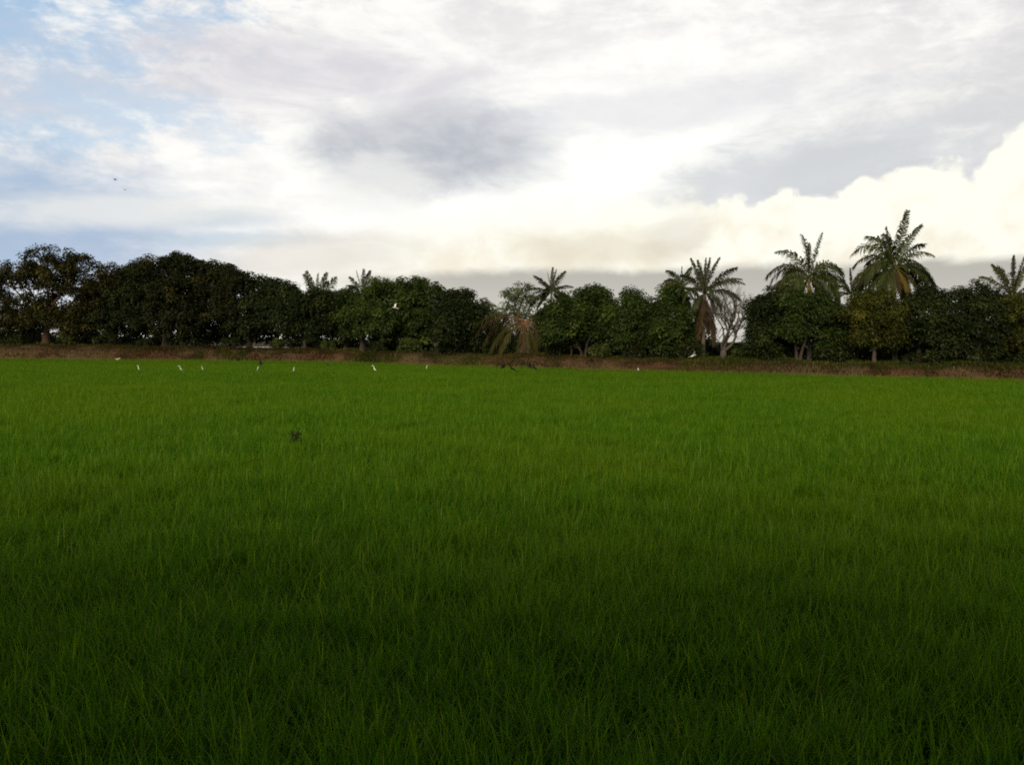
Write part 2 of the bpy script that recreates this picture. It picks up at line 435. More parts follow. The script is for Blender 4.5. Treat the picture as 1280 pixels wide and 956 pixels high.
def terr_z(x, y):
    """height of the bank and of the orchard floor behind it"""
    s = np.asarray(y) - toe_y(x)
    top = crest_z(x) + bank_wob(x)
    prof = np.interp(s, [-0.3, 0.0, 0.35, 1.0, 1.7, 2.6, 5, 9, 60], [-0.3, 0.0, 0.36, 0.78, 0.97, 1.0, 1.02, 1.02, 1.02])
    return top * prof + (vnoise(np.asarray(x) * 0.9, np.asarray(y) * 0.9) - 0.5) * 0.16 * np.clip(s, 0, 1)

b = MB()
S = 4000.0
b.add([(-S, -S, 0), (S, -S, 0), (S, S, 0), (-S, S, 0)], [(0, 1, 2, 3)])
g = b.build('ground', M['soil']); tag(g, kind='structure')

xs = np.concatenate([np.linspace(-160, -56, 20)[:-1], np.arange(-56, 50, 0.35), np.linspace(50, 130, 20)])
offs = np.array([-0.3, 0, 0.18, 0.35, 0.6, 0.85, 1.1, 1.4, 1.7, 2.1, 2.6, 3.3, 4.2, 5.5, 7.5, 10, 14, 20, 32, 60, 140, 400, 1200, 3500])
Xg, Og = np.meshgrid(xs, offs, indexing='ij')
spread = 1 + np.clip(Og - 60, 0, None) / 90.0
Yg = toe_y(Xg) + Og
Zg = terr_z(Xg, Yg)
Zg = np.where(Og >= 140, 1.4, Zg)
V = np.stack([Xg * spread, Yg, Zg], -1).reshape(-1, 3)
nx, no = len(xs), len(offs)
i = np.arange(nx - 1)[:, None] * no; j = np.arange(no - 1)[None, :]
fq = np.stack([i + j, i + no + j, i + no + j + 1, i + j + 1], -1).reshape(-1, 4)
right = np.clip((Xg - 2) / 18, 0, 1)
gcov = np.clip((Og - 1.4 + right * 0.9) / 1.5, 0, 1) * (0.45 + 0.35 * right)
b = MB(); b.add(V, fq, attr=gcov.reshape(-1))
o = b.build('terrain', M['earth'], smooth=True); tag(o, kind='structure')

# water glimpsed between the trunks on the left
c0 = at(262, 434, 93); c1 = at(338, 434, 93)
b = MB(); n = 24; pts = []
for k in range(n):
    a = 2 * math.pi * k / n
    r_ = 1 + 0.16 * math.sin(3 * a + 1) + 0.1 * math.sin(5 * a)
    pts.append(((c0[0] + c1[0]) / 2 + math.cos(a) * (c1[0] - c0[0]) * 0.62 * r_, 100 + math.sin(a) * 6 * r_, 0))
pz = float(np.max(terr_z(np.array([p_[0] for p_ in pts]), np.array([p_[1] for p_ in pts])))) + 0.03
pts = [(x, y, pz) for x, y, z in pts]
b.add(pts + [((c0[0] + c1[0]) / 2, 100, pz)], None, [(k, (k + 1) % n, n) for k in range(n)])
o = b.build('water', M['water']); tag(o, kind='structure')

# ------------------------------------------------------------------ rice crop (uncountable: one object, instanced tufts)
def make_tuft(seed, nbl=46, rad=0.21):
    r = np.random.default_rng(seed); b = MB()
    for _ in range(nbl):
        a = r.uniform(0, 2 * math.pi); q = rad * math.sqrt(r.random())
        x0, y0 = q * math.cos(a), q * math.sin(a)
        L = r.uniform(0.36, 0.56); th = r.uniform(0, 2 * math.pi)
        lean = r.uniform(0.02, 0.48); bend = r.choice([r.uniform(0.0, 0.7), r.uniform(0.7, 2.6)], p=[0.36, 0.64])
        hd = np.array([math.cos(th), math.sin(th), 0.0]); sd = np.array([-math.sin(th), math.cos(th), 0.0])
        tw = r.uniform(-0.8, 0.8)
        w0 = r.uniform(0.0036, 0.0072); segs = 6
        p = np.array([x0, y0, -0.02]); ang = lean; vv = []
        for k in range(segs + 1):
            u = k / segs
            w = w0 * (1 - u ** 2.2) + 0.0003
            s_ = sd * math.cos(tw * u) + hd * math.sin(tw * u)
            vv += [p - s_ * w, p + s_ * w]
            ang = min(lean + bend * u ** 2, 2.5)
            p = p + (hd * math.sin(ang) + np.array([0, 0, 1]) * math.cos(ang)) * (L / segs)
        f = [(2 * k, 2 * k + 1, 2 * k + 3, 2 * k + 2) for k in range(segs)]
        b.add(vv, f, attr=float(np.clip(r.normal(0.45, 0.28), 0, 1)))
    me_o = b.build('rice_tuft', M['rice'])
    COL.objects.unlink(me_o)
    return me_o
NT = 9
tufts = [make_tuft(100 + k) for k in range(NT)]
def scatter(y0, y1, dens):
    wmax = 0.62 * y1 + 6
    n = int(2 * wmax * (y1 - y0) * dens)
    x = rng.uniform(-wmax, wmax, n); y = rng.uniform(y0, y1, n)
    k = (np.abs(x) < 0.62 * y + 6) & (y < toe_y(x) - 0.35 + 0.7 * vnoise(x * 0.7 + 5, 2.2))
    return np.stack([x[k], y[k]], 1)
pts = np.vstack([scatter(1.0, 14, 28), scatter(14, 30, 17), scatter(30, 100, 11)])
n = len(pts)
hgt = 0.76 + 0.24 * vnoise(pts[:, 0] * 1.1, pts[:, 1] * 1.1) + 0.24 * vnoise(pts[:, 0] * 0.16 + 50, pts[:, 1] * 0.22 + 20) + rng.normal(0, 0.07, n)
hgt = np.clip(hgt, 0.6, 1.35)
me = bpy.data.meshes.new('rice_crop')
me.vertices.add(n)
co = np.zeros((n, 3), np.float32); co[:, :2] = pts; me.vertices.foreach_set('co', co.ravel())
a = me.attributes.new('hgt', 'FLOAT', 'POINT'); a.data.foreach_set('value', hgt.astype(np.float32))
a = me.attributes.new('rot', 'FLOAT', 'POINT'); a.data.foreach_set('value', rng.uniform(0, 6.283, n).astype(np.float32))
a = me.attributes.new('pick', 'INT', 'POINT'); a.data.foreach_set('value', rng.integers(0, NT, n).astype(np.int32))
me.materials.append(M['rice'])
rice = bpy.data.objects.new('rice_crop', me); COL.objects.link(rice)
tag(rice, 'young green rice growing thickly over the whole field', 'rice', kind='stuff')
ng = bpy.data.node_groups.new('rice_scatter', 'GeometryNodeTree')
ng.interface.new_socket('Geometry', in_out='INPUT', socket_type='NodeSocketGeometry')
ng.interface.new_socket('Geometry', in_out='OUTPUT', socket_type='NodeSocketGeometry')
gi = ng.nodes.new('NodeGroupInput'); go = ng.nodes.new('NodeGroupOutput')
iop = ng.nodes.new('GeometryNodeInstanceOnPoints')
jg = ng.nodes.new('GeometryNodeJoinGeometry')
for tf in tufts:
    oi = ng.nodes.new('GeometryNodeObjectInfo'); oi.inputs['Object'].default_value = tf; oi.inputs['As Instance'].default_value = True
    ng.links.new(oi.outputs['Geometry'], jg.inputs[0])
def named(nm, ty):
    n_ = ng.nodes.new('GeometryNodeInputNamedAttribute'); n_.data_type = ty; n_.inputs['Name'].default_value = nm
    return n_.outputs['Attribute']
ng.links.new(gi.outputs[0], iop.inputs['Points']); ng.links.new(jg.outputs[0], iop.inputs['Instance'])
iop.inputs['Pick Instance'].default_value = True
ng.links.new(named('pick', 'INT'), iop.inputs['Instance Index'])
cx = ng.nodes.new('ShaderNodeCombineXYZ'); ng.links.new(named('rot', 'FLOAT'), cx.inputs[2])
ng.links.new(cx.outputs[0], iop.inputs['Rotation'])
cs = ng.nodes.new('ShaderNodeCombineXYZ'); cs.inputs[0].default_value = 1.1; cs.inputs[1].default_value = 1.1
ng.links.new(named('hgt', 'FLOAT'), cs.inputs[2]); ng.links.new(cs.outputs[0], iop.inputs['Scale'])
ng.links.new(iop.outputs[0], go.inputs[0])
md = rice.modifiers.new('rice_scatter', 'NODES'); md.node_group = ng

# ------------------------------------------------------------------ grass on the bank
def blades(n, x0, x1, s0, s1, h0, h1, w, seed, dens=None, zoff=-0.03):
    r = np.random.default_rng(seed)
    x = r.uniform(x0, x1, n); s_ = r.uniform(s0, s1, n)
    y = toe_y(x) + s_
    keep = np.abs(x) < 0.62 * y + 6
    if dens is not None: keep &= r.random(n) < dens(x, s_)
    x, y = x[keep], y[keep]; n = len(x)
    z = terr_z(x, y) + zoff
    P0 = np.stack([x, y, z], 1)
    th = r.uniform(0, 6.283, n); H = r.uniform(h0, h1, n) * (0.5 + vnoise(x * 0.8, y * 0.8))
    lean = r.uniform(0.1, 0.9, n)
    d = np.stack([np.cos(th), np.sin(th), 0 * th], 1); sd = np.stack([-np.sin(th), np.cos(th), 0 * th], 1)
    up = np.array([0, 0, 1.0])
    W = (w * r.uniform(0.6, 1.4, n))[:, None]
    p1 = P0 + up * (H * 0.6)[:, None] + d * (H * 0.25 * lean)[:, None]
    p2 = P0 + up * (H * (1.0 - 0.3 * lean))[:, None] + d * (H * 0.8 * lean)[:, None]
    V = np.stack([P0 - sd * W, P0 + sd * W, p1 + sd * W * 0.8, p1 - sd * W * 0.8, p2], 1).reshape(-1, 3)
    k = np.arange(n)[:, None] * 5
    b = MB(); b.add(V, k + np.array([[0, 1, 2, 3]]), k + np.array([[3, 2, 4]]), np.repeat(np.clip(r.normal(0.45, 0.25, n) + (vnoise(x * .5, y * .5) - .5) * .6, 0, 1), 5))
    return b
rr = lambda x: np.clip((x - 2) / 16, 0, 1)
b = blades(85000, -62, 46, 0.25, 3.2, 0.08, 0.26, 0.022, 11, lambda x, s: (0.25 + 0.75 * vnoise(x * 0.6 + 11, s * 0.9)) * np.where(s > 1.5, 1 - 0.75 * rr(x), 1))
o = b.build('dry_grass', M['bank_dry']); tag(o, 'dry reddish brown grass covering the slope of the earth bank', 'grass', kind='stuff')
b = blades(110000, -62, 46, 0.5, 9.0, 0.10, 0.34, 0.024, 12, lambda x, s: np.clip((s - 1.9 + rr(x) * 1.5) / 1.2, 0, 1) * (0.35 + 0.65 * rr(x)) * (0.3 + 0.7 * vnoise(x * 0.5 + 3, s * 0.7)))
b2 = blades(30000, -62, 46, 0.02, 1.3, 0.15, 0.40, 0.024, 13, lambda x, s: np.clip(vnoise(x * 0.22 + 31, 1.7) * 2.4 - 1.1, 0, 1) * (vnoise(x * 0.9 + 3, s * 1.2) > 0.35))
off_ = b.n
b.v += b2.v; b.a += b2.a; b.f4 += [f + off_ for f in b2.f4]; b.f3 += [f + off_ for f in b2.f3]; b.n += b2.n
o = b.build('grass', M['bank_green']); tag(o, 'green grass along the top and in tufts on the earth bank', 'grass', kind='stuff')

# ------------------------------------------------------------------ trees
def leaves(b, C, Nrm, L, W, r, attrv, droop=0.35):
    n = len(C)
    a = unit(np.cross(Nrm, unit(r.normal(size=(n, 3)))) + Nrm * 0.35 + np.array([0, 0, -droop]))
    s_ = unit(np.cross(a, Nrm + r.normal(size=(n, 3)) * 0.25))
    L = (L * r.uniform(0.65, 1.3, n))[:, None]; W = (W * r.uniform(0.7, 1.3, n))[:, None]
    mid = C + a * L * 0.45
    V = np.stack([C, mid + s_ * W * 0.5, C + a * L - np.array([0, 0, 1]) * L * 0.15, mid - s_ * W * 0.5], 1).reshape(-1, 3)
    b.add(V, np.arange(4 * n).reshape(n, 4), attr=np.repeat(attrv, 4))

def limb(b, p0, p1, r0, r1, r, sag=0.12, n=6, sides=6):
    p0 = np.asarray(p0, float); p1 = np.asarray(p1, float)
    u = np.linspace(0, 1, n)[:, None]
    L = np.linalg.norm(p1 - p0)
    mid = np.sin(u * math.pi) * (r.normal(size=3) * sag * L * np.array([1, 1, 0.4]))[None, :]
    pts = p0 + (p1 - p0) * u + mid + r.normal(size=(n, 3)) * 0.02 * L * (u * (1 - u) * 4)
    b.tube(pts, np.linspace(r0, r1, n), sides)
    return pts

def tree(name, label, cat, tx, off, lobes, mat, bark='bark', dens=1.0, leaf=0.28, group='trees along the far bank', clump=0.62, seed=0,
         trunk_r=0.17, base_py=None, forks=1, fork_h=0.28, lean=0.0, gap=0.0):
    r = np.random.default_rng(1000 + seed)
    x_toe = at(tx, 440, 70); yb = None
    # depth of the trunk: behind the bank's toe where this column of the view meets it
    Y = 70.0
    for _ in range(8):
        Y = float(toe_y(at(tx, 440, Y)[0])) + off
    base = at(tx, 440, Y); base[2] = float(terr_z(base[0], base[1])) - 0.05
    root = empty(name, base, label, cat, group)
    k = Y / F
    leaf = leaf * np.clip(Y / 78, 0.74, 1.05)
    cb = MB(); tb = MB()
    cen = np.mean([at(lx, ly, Y) for lx, ly, _, _ in lobes], axis=0)
    top_z = max(at(lx, ly - ry, Y)[2] for lx, ly, rx, ry in lobes) - base[2]
    fork = np.array([lean, 0.0, top_z * fork_h])
    stems = []
    for q in range(forks):
        ft = fork + (np.array([(q - (forks - 1) / 2) * 0.9, r.normal() * 0.4, r.normal() * 0.2]) if forks > 1 else 0)
        o0 = np.array([(q - (forks - 1) / 2) * 0.18, 0, -0.1]) if forks > 1 else np.array([0, 0, -0.1])
        rad = trunk_r * (1.0 if forks == 1 else 0.7)
        n = 7; u = np.linspace(0, 1, n)[:, None]
        pts = o0 + (ft - o0) * u + r.normal(size=(n, 3)) * 0.05 * u
        tb.tube(pts, rad * (1.25 - 0.5 * u[:, 0]) + rad * 0.6 * np.exp(-u[:, 0] * 9), 8)
        stems.append((ft, rad * 0.75))
    for li, (lx, ly, rx, ry) in enumerate(lobes):
        Rx, Rz = rx * k, ry * k; Ry = 0.85 * (Rx + Rz) / 2 + 0.4
        c = at(lx, ly, Y) - base
        c[1] += r.uniform(-0.9, 0.9) - (0.6 if ly > 390 else 0.0)
        ft, rad = stems[int(np.argmin([abs(s_[0][0] - c[0]) for s_ in stems]))]
        lp = limb(tb, ft, c, rad * 0.75, 0.04, r, 0.08)
        ncl = max(5, int(3.0 * (Rx * Rz + Rx * Ry + Ry * Rz) / 3 / (clump * clump) * 1.5 * (0.6 + 0.4 * dens)))
        d = unit(r.normal(size=(ncl, 3)) * np.array([1, 1, 1]))
        rad_f = np.where(r.random(ncl) < 0.72, r.uniform(0.72, 1.02, ncl), r.uniform(0.2, 0.7, ncl))
        cc = c + d * rad_f[:, None] * np.array([Rx, Ry, Rz])
        if gap > 0: cc = cc[(r.random(ncl) > gap) | (ly > 385)]
        if gap == 0:                             # the inside of the crown
            nin = int(90 * Rx * Rz * Ry ** 0.5)
            dd = unit(r.normal(size=(nin, 3)))
            pp = c + dd * (r.random(nin) ** 0.45)[:, None] * np.array([Rx, Ry, Rz]) * 0.74
            leaves(cb, pp, unit(dd + np.array([0, -0.6, 0.3])), leaf * 1.5, leaf * 0.75, r, np.clip(r.normal(0.35, 0.15, nin), 0, 1))
        for q, ce in enumerate(cc):
            if q % 3 == 0: limb(tb, lp[-2] if r.random() < .5 else lp[-3], ce, 0.035, 0.012, r, 0.1, 4, 4)
            cr = clump * r.uniform(0.6, 1.35)
            nl = max(6, int(100 * dens * (cr / 0.62) ** 2 * (0.34 / leaf) ** 2))
            dd = unit(r.normal(size=(nl, 3)) + np.array([0, 0, 0.25]))
            rf = r.random(nl) ** 0.45
            pp = ce + dd * (cr * rf)[:, None] * np.array([1.15, 1.15, 0.78])
            nn = unit(dd * 0.9 + np.array([0, 0, 0.5]) + r.normal(size=(nl, 3)) * 0.22)
            cv = r.normal(0.42, 0.20)
            leaves(cb, pp, nn, leaf, leaf * 0.42, r, np.clip(cv + r.normal(0, 0.14, nl), 0, 1))
    tb.build('trunk', M[bark], root, smooth=True)
    cb.build('crown', M[mat], root)
    return root

SHADE = 'tree'
specs = [
 # name, label, trunk px, offset behind the bank, lobes, material, options
 ('rain_tree', 'broad olive tree at the far left end with sky showing through its thin high crown', 58, 5.5,
  [(65, 324, 34, 15), (32, 342, 30, 15), (100, 337, 30, 16), (8, 352, 24, 20), (62, 352, 40, 18), (112, 365, 28, 26), (-25, 375, 34, 32), (45, 385, 46, 22), (90, 395, 34, 18), (10, 402, 24, 12), (136, 350, 16, 15), (28, 410, 22, 12), (98, 408, 24, 14), (60, 398, 26, 14), (-30, 405, 30, 16), (35, 398, 26, 15), (115, 392, 22, 18)],
  'olive', dict(bark='bark_red', dens=0.68, leaf=0.30, gap=0.14, trunk_r=0.36, fork_h=0.22)),
 ('broadleaf_tree', 'dark tree with a low top between the olive tree and the tall rounded tree', 142, 6.5,
  [(142, 346, 20, 15), (128, 365, 24, 20), (158, 362, 22, 22), (150, 395, 34, 22), (118, 400, 26, 18), (168, 338, 10, 10)], 'dark', dict(dens=0.9)),
 ('broadleaf_tree', 'tall wide rounded tree on the left with russet tips over dark foliage', 207, 5.0,
  [(222, 330, 24, 15), (192, 338, 22, 16), (253, 338, 24, 14), (280, 345, 22, 14), (296, 356, 16, 14), (215, 362, 44, 26), (264, 366, 36, 26), (178, 372, 26, 28), (225, 398, 52, 22), (285, 392, 26, 24), (175, 330, 7, 8)],
  'russet', dict(bark='bark', dens=1.0, trunk_r=0.3, fork_h=0.24)),
 ('broadleaf_tree', 'dark tree with a ragged open edge, left of the low fan of palm fronds', 312, 6.0,
  [(333, 356, 17, 11), (309, 354, 12, 11), (345, 366, 12, 12), (318, 378, 28, 20), (342, 392, 22, 20), (312, 405, 24, 18)], 'dark', dict(dens=0.85, leaf=0.32, trunk_r=0.22)),
 ('broadleaf_tree', 'dark bushy tree in front of the low fan of upright palm fronds', 381, 5.0,
  [(363, 363, 11, 10), (386, 380, 26, 18), (364, 390, 24, 24), (410, 384, 22, 20), (396, 372, 18, 9), (388, 408, 36, 20)], 'dark', dict(dens=1.0)),
 ('broadleaf_tree', 'dark tree between the fan of palm fronds and the big green mango', 432, 7.5,
  [(436, 368, 15, 11), (425, 386, 20, 20), (444, 386, 18, 20), (432, 408, 26, 18)], 'mango', dict(dens=1.0)),
 ('mango_tree', 'largest green mango tree, a wide dome left of the middle, behind a flying egret', 453, 4.5,
  [(510, 361, 26, 15), (482, 362, 22, 13), (532, 368, 12, 14), (462, 378, 20, 18), (500, 382, 36, 22), (450, 398, 20, 20), (475, 405, 34, 20), (515, 408, 28, 22), (530, 392, 18, 22)], 'mango_green', dict(dens=1.0, trunk_r=0.24, leaf=0.30)),
 ('broadleaf_tree', 'thin tree top poking up between the green mango dome and the dark rounded tree', 549, 9.0,
  [(546, 360, 8, 7), (551, 368, 9, 8), (550, 385, 14, 16)], 'mango', dict(dens=0.75, leaf=0.3, clump=0.5)),
 ('mango_tree', 'dark rounded mango tree just left of the wilted palm', 573, 4.5,
  [(575, 375, 20, 14), (592, 385, 12, 16), (558, 383, 16, 14), (575, 398, 28, 22), (556, 412, 20, 20), (592, 412, 14, 22)], 'dark', dict(dens=1.05)),
 ('young_tree', 'thin pale yellow green tree behind the wilted palm, next to the dark mango', 613, 14.0,
  [(612, 386, 9, 11), (606, 396, 8, 14), (620, 394, 10, 12), (614, 412, 15, 16)], 'pale', dict(dens=0.5, leaf=0.26, gap=0.2, clump=0.5, trunk_r=0.08)),
 ('feathery_tree', 'sparse feathery pale green tree behind the wilted palm with sky through it', 648, 9.0,
  [(640, 366, 11, 10), (652, 361, 11, 8), (664, 357, 10, 6), (634, 380, 11, 12), (651, 379, 15, 12), (664, 373, 11, 9), (648, 398, 20, 14)], 'pale', dict(dens=0.42, leaf=0.22, gap=0.25, clump=0.5, trunk_r=0.09)),
 ('broadleaf_tree', 'low dark tree under the small distant coconut palm', 690, 9.5,
  [(690, 388, 16, 14), (678, 398, 13, 14), (704, 392, 12, 14), (690, 412, 22, 18)], 'mango', dict(dens=0.95)),
 ('mango_tree', 'rounded mango tree right of the wilted palm with a dry brown plant at its foot', 729, 4.5,
  [(742, 372, 22, 12), (718, 378, 20, 13), (762, 381, 15, 13), (702, 395, 20, 17), (740, 395, 34, 20), (690, 416, 14, 18), (715, 412, 22, 16), (760, 410, 22, 22)], 'mango_green', dict(dens=1.0, forks=2, trunk_r=0.17)),
 ('mango_tree', 'narrow bright mango tree right of the rounded mango with the dry plant', 798, 4.3,
  [(793, 373, 14, 10), (783, 386, 12, 14), (808, 385, 13, 13), (796, 400, 24, 18), (784, 420, 15, 18), (810, 418, 18, 18)], 'mango_green', dict(dens=0.95)),
 ('mango_tree', 'mango tree directly left of the palm with the brown skirt', 842, 5.0,
  [(838, 371, 17, 10), (826, 384, 14, 14), (852, 380, 14, 14), (842, 400, 25, 20), (829, 420, 18, 18), (856, 418, 18, 20), (820, 398, 14, 16), (818, 412, 12, 14)], 'mango_green', dict(dens=1.0)),
 ('mango_tree', 'dark mango tree directly right of the bare leafless tree', 957, 4.5,
  [(959, 374, 15, 12), (946, 388, 12, 14), (970, 388, 14, 16), (958, 405, 24, 22), (938, 420, 12, 16), (972, 424, 18, 18)], 'dark', dict(dens=1.05)),
 ('mango_tree', 'mango tree with a forked leaning pale trunk in front of the left coconut palm', 998, 3.6,
  [(1012, 374, 21, 11), (990, 381, 17, 13), (1033, 382, 17, 13), (1004, 400, 34, 18), (1040, 400, 20, 20), (985, 414, 16, 14), (1042, 424, 16, 14)], 'mango_green', dict(dens=1.0, forks=2, bark='bark_tan', trunk_r=0.15, fork_h=0.36)),
 ('mango_tree', 'yellowish mango tree in front of the tallest coconut palm', 1093, 3.6,
  [(1082, 377, 20, 11), (1106, 374, 17, 11), (1070, 390, 16, 16), (1096, 394, 32, 18), (1120, 398, 16, 20), (1072, 414, 16, 14), (1105, 418, 24, 12)], 'mango_yellow', dict(dens=1.0, bark='bark_tan', trunk_r=0.13, fork_h=0.34)),
 ('mango_tree', 'dark mango tree right of the tallest coconut palm, beside a dip of open sky', 1149, 4.5,
  [(1160, 370, 16, 13), (1140, 378, 14, 12), (1180, 383, 13, 12), (1157, 398, 30, 20), (1183, 410, 14, 20), (1140, 420, 20, 18), (1165, 428, 20, 14)], 'dark', dict(dens=1.05)),
 ('mango_tree', 'dark lumpy mango tree left of the palm at the right edge', 1223, 4.5,
  [(1229, 362, 12, 11), (1212, 374, 13, 12), (1243, 376, 14, 12), (1225, 394, 28, 20), (1208, 414, 16, 20), (1240, 418, 22, 20)], 'dark', dict(dens=1.0)),
 ('mango_tree', 'tree with yellow tips under the palm at the right edge', 1280, 4.6,
  [(1272, 378, 16, 12), (1262, 398, 16, 18), (1285, 395, 22, 22), (1310, 390, 26, 26), (1270, 424, 20, 18), (1305, 425, 26, 18)], 'mango_yellow', dict(dens=0.95)),
]
for q, (nm, lab, tx, off, lobes, mat, kw) in enumerate(specs):
    tree(nm, lab, 'tree', tx, off, lobes, mat, seed=q, **kw)

# ------------------------------------------------------------------ palms
def frond_pts(p0, d0, L, droop, n=14):
    p = np.array(p0, float); d = unit(np.array(d0, float)); pts = [p.copy()]; ds = L / n
    for k in range(n):
        u = (k + 0.5) / n
        d = unit(d + np.array([0, 0, -1.0]) * droop * ds * (0.35 + 1.5 * u))
        p = p + d * ds; pts.append(p.copy())
    return np.array(pts)
def frond(root, p0, d0, L, droop, mat, r, hang=1.2, ll=0.28, npair=54, bare=0.12, rach='palm', rr_=0.035):
    pts = frond_pts(p0, d0, L, droop); b = MB()
    n = len(pts); T = unit(np.gradient(pts, axis=0))
    side0 = unit(np.cross(T[0], np.array([0, 0, 1.0])) + np.array([1e-4, 0, 0]))
    ro = r.uniform(-0.8, 0.8) if T[0][2] < 0.82 else r.choice([-1, 1]) * r.uniform(0.6, 1.4)
    side0 = unit(side0 * math.cos(ro) + np.cross(T[0], side0) * math.sin(ro))
    b.tube(pts, np.linspace(rr_, 0.006, n), 5, attr=0.75)
    for k in range(npair):
        u = bare + (1 - bare) * (k + 0.5) / npair
        f = u * (n - 1); i0 = min(int(f), n - 2); w = f - i0
        c = pts[i0] * (1 - w) + pts[i0 + 1] * w; tt = unit(T[i0] * (1 - w) + T[i0 + 1] * w)
        sd = unit(side0 - tt * np.dot(side0, tt)); nu = np.cross(sd, tt)
        prof = min(1.0, 0.35 + 2.8 * (u - bare)) * (1.0 - 0.62 * max(0, (u - 0.55) / 0.45) ** 1.4)
        for sg in (-1, 1):
            l = ll * L * prof * r.uniform(0.8, 1.15)
            dr = unit(sd * sg * 0.85 + tt * (0.70 + 0.45 * u) + nu * 0.22 + r.normal(size=3) * 0.16)
            h = hang * r.uniform(0.6, 1.4)
            p1 = c + unit(dr + np.array([0, 0, -1]) * h * 0.35) * l * 0.5
            p2 = p1 + unit(dr + np.array([0, 0, -1]) * h * 1.6) * l * 0.5
            wv = unit(np.cross(dr, nu)) * 0.034 * (L / 3.0) ** 0.5
            b.add([c - wv * .7, c + wv * .7, p1 + wv, p1 - wv, p2], [(0, 1, 2, 3)], [(3, 2, 4)], float(np.clip(r.normal(0.45, 0.2), 0, 1)))
    return b.build('frond', M[mat], root)

def palm(name, label, tx, off, cpx, cpy, fr, mat, seed=0, trunk_r=0.15, ll=0.28, group='palms among the trees', lean=0.0, npair=54, hang=1.2, extra=None):
    """fr: (sideways angle from straight up in degrees, depth tilt, length in px, droop, material or None)"""
    r = np.random.default_rng(500 + seed)
    Y = 70.0
    for _ in range(8): Y = float(toe_y(at(tx, 440, Y)[0])) + off
    base = at(tx, 440, Y); base[2] = float(terr_z(base[0], base[1])) - 0.05
    root = empty(name, base, label, 'palm', group)
    k = Y / F
    top = at(cpx, cpy, Y) - base
    b = MB(); n = 26; u = np.linspace(0, 1, n)[:, None]
    pts = np.array([0, 0, -0.1]) + top * u + np.array([1, 0.3, 0]) * np.sin(u * math.pi) * lean
    rad = trunk_r * (1.0 - 0.35 * u[:, 0]) + 0.12 * np.exp(-u[:, 0] * 12) + np.where(np.arange(n) % 2 == 0, 0.008, -0.006)
    b.tube(pts, rad, 9); b.build('trunk', M['palm_trunk'], root, smooth=True)
    if extra:
        for q in range(extra[0]):
            fr = fr + [(r.uniform(-118, 118), r.choice([-1, 1]) * r.uniform(0.35, 1.3), extra[1] * r.uniform(0.8, 1.05), r.uniform(0.45, 0.85), None)]
    for (th, dep, lp, droop, fm) in fr:
        th = math.radians(th + r.normal(0, 3))
        d0 = np.array([math.sin(th), dep, math.cos(th)])
        steep = abs(math.degrees(th)) < 24 and droop < 0.3
        frond(root, top + np.array([0, 0, r.uniform(-0.15, 0.15)]), d0, lp * 1.04 * k, droop * 1.1 / (lp * k / 3.0), fm or mat, r, ll=ll * (0.66 if steep else 1.0), npair=npair, hang=hang)
    return root

def crown_fronds(r, n, lp, droop, th0=-115, th1=115, dead=0):
    out = []
    for k in range(n):
        th = th0 + (th1 - th0) * (k + 0.5) / n + r.normal(0, 6)
        out.append((th, r.uniform(-0.7, 0.7), lp * r.uniform(0.85, 1.15), droop * r.uniform(0.8, 1.3), None))
    for k in range(dead):
        out.append((r.uniform(125, 235), r.uniform(-0.5, 0.5), lp * r.uniform(0.7, 1.0), droop, 'palm_dead'))
    return out

R0 = np.random.default_rng(77)
palm('coconut_palm', 'coconut palm right of the bare tree, the shorter of the two big ones', 1012, 7.5, 1011, 347, [
    (-42, 0.2, 62, 0.85, None), (-55, -0.3, 60, 0.75, None), (-68, 0.3, 54, 0.55, None), (-80, -0.4, 58, 0.45, None), (-95, -0.2, 56, 0.30, None),
    (-112, 0.2, 46, 0.25, None), (-22, 0.2, 56, 0.45, None), (-8, -0.2, 55, 0.40, None), (13, 0.0, 57, 0.05, None), (8, 0.3, 48, 0.2, None),
    (32, 0.1, 58, 0.70, None), (42, -0.3, 52, 0.75, None), (60, 0.3, 54, 0.65, None), (72, -0.2, 56, 0.50, None), (88, 0.1, 48, 0.45, None),
    (105, -0.3, 44, 0.35, None), (150, -0.4, 32, 0.3, 'palm_yellow'), (185, -0.6, 28, 0.3, 'palm_yellow'), (125, -0.6, 38, 0.4, 'palm_wilt'), (-140, -0.5, 34, 0.3, 'palm_wilt')], 'palm', 1, extra=(10, 60))
palm('coconut_palm', 'tallest coconut palm, on the right above the yellowish mango tree', 1119, 7.5, 1118, 335, [
    (11, 0.0, 68, 0.06, None), (-5, 0.2, 54, 0.12, None), (20, -0.2, 56, 0.2, None), (-16, 0.3, 54, 0.35, None), (-30, 0.0, 66, 0.62, None), (-62, -0.1, 64, 0.72, None), (50, 0.2, 62, 0.72, None), (-36, 0.3, 58, 0.65, None),
    (-22, -0.3, 52, 0.3, None), (30, 0.1, 52, 0.32, None), (38, -0.2, 50, 0.45, None), (62, 0.0, 64, 0.75, None), (72, 0.3, 58, 0.5, None), (82, -0.2, 56, 0.42, None),
    (-72, 0.1, 60, 0.55, None), (-80, -0.2, 58, 0.40, None), (-98, 0.2, 56, 0.30, None), (-112, -0.3, 52, 0.25, None), (102, 0.2, 46, 0.35, None),
    (-130, -0.5, 44, 0.3, 'palm_wilt'), (-160, -0.5, 36, 0.3, 'palm_wilt'), (125, -0.4, 44, 0.3, 'palm_wilt'), (150, -0.5, 40, 0.3, 'palm_yellow'), (178, -0.6, 34, 0.3, 'palm_dead'), (140, -0.2, 40, 0.3, 'palm_yellow')], 'palm', 2, extra=(10, 66))
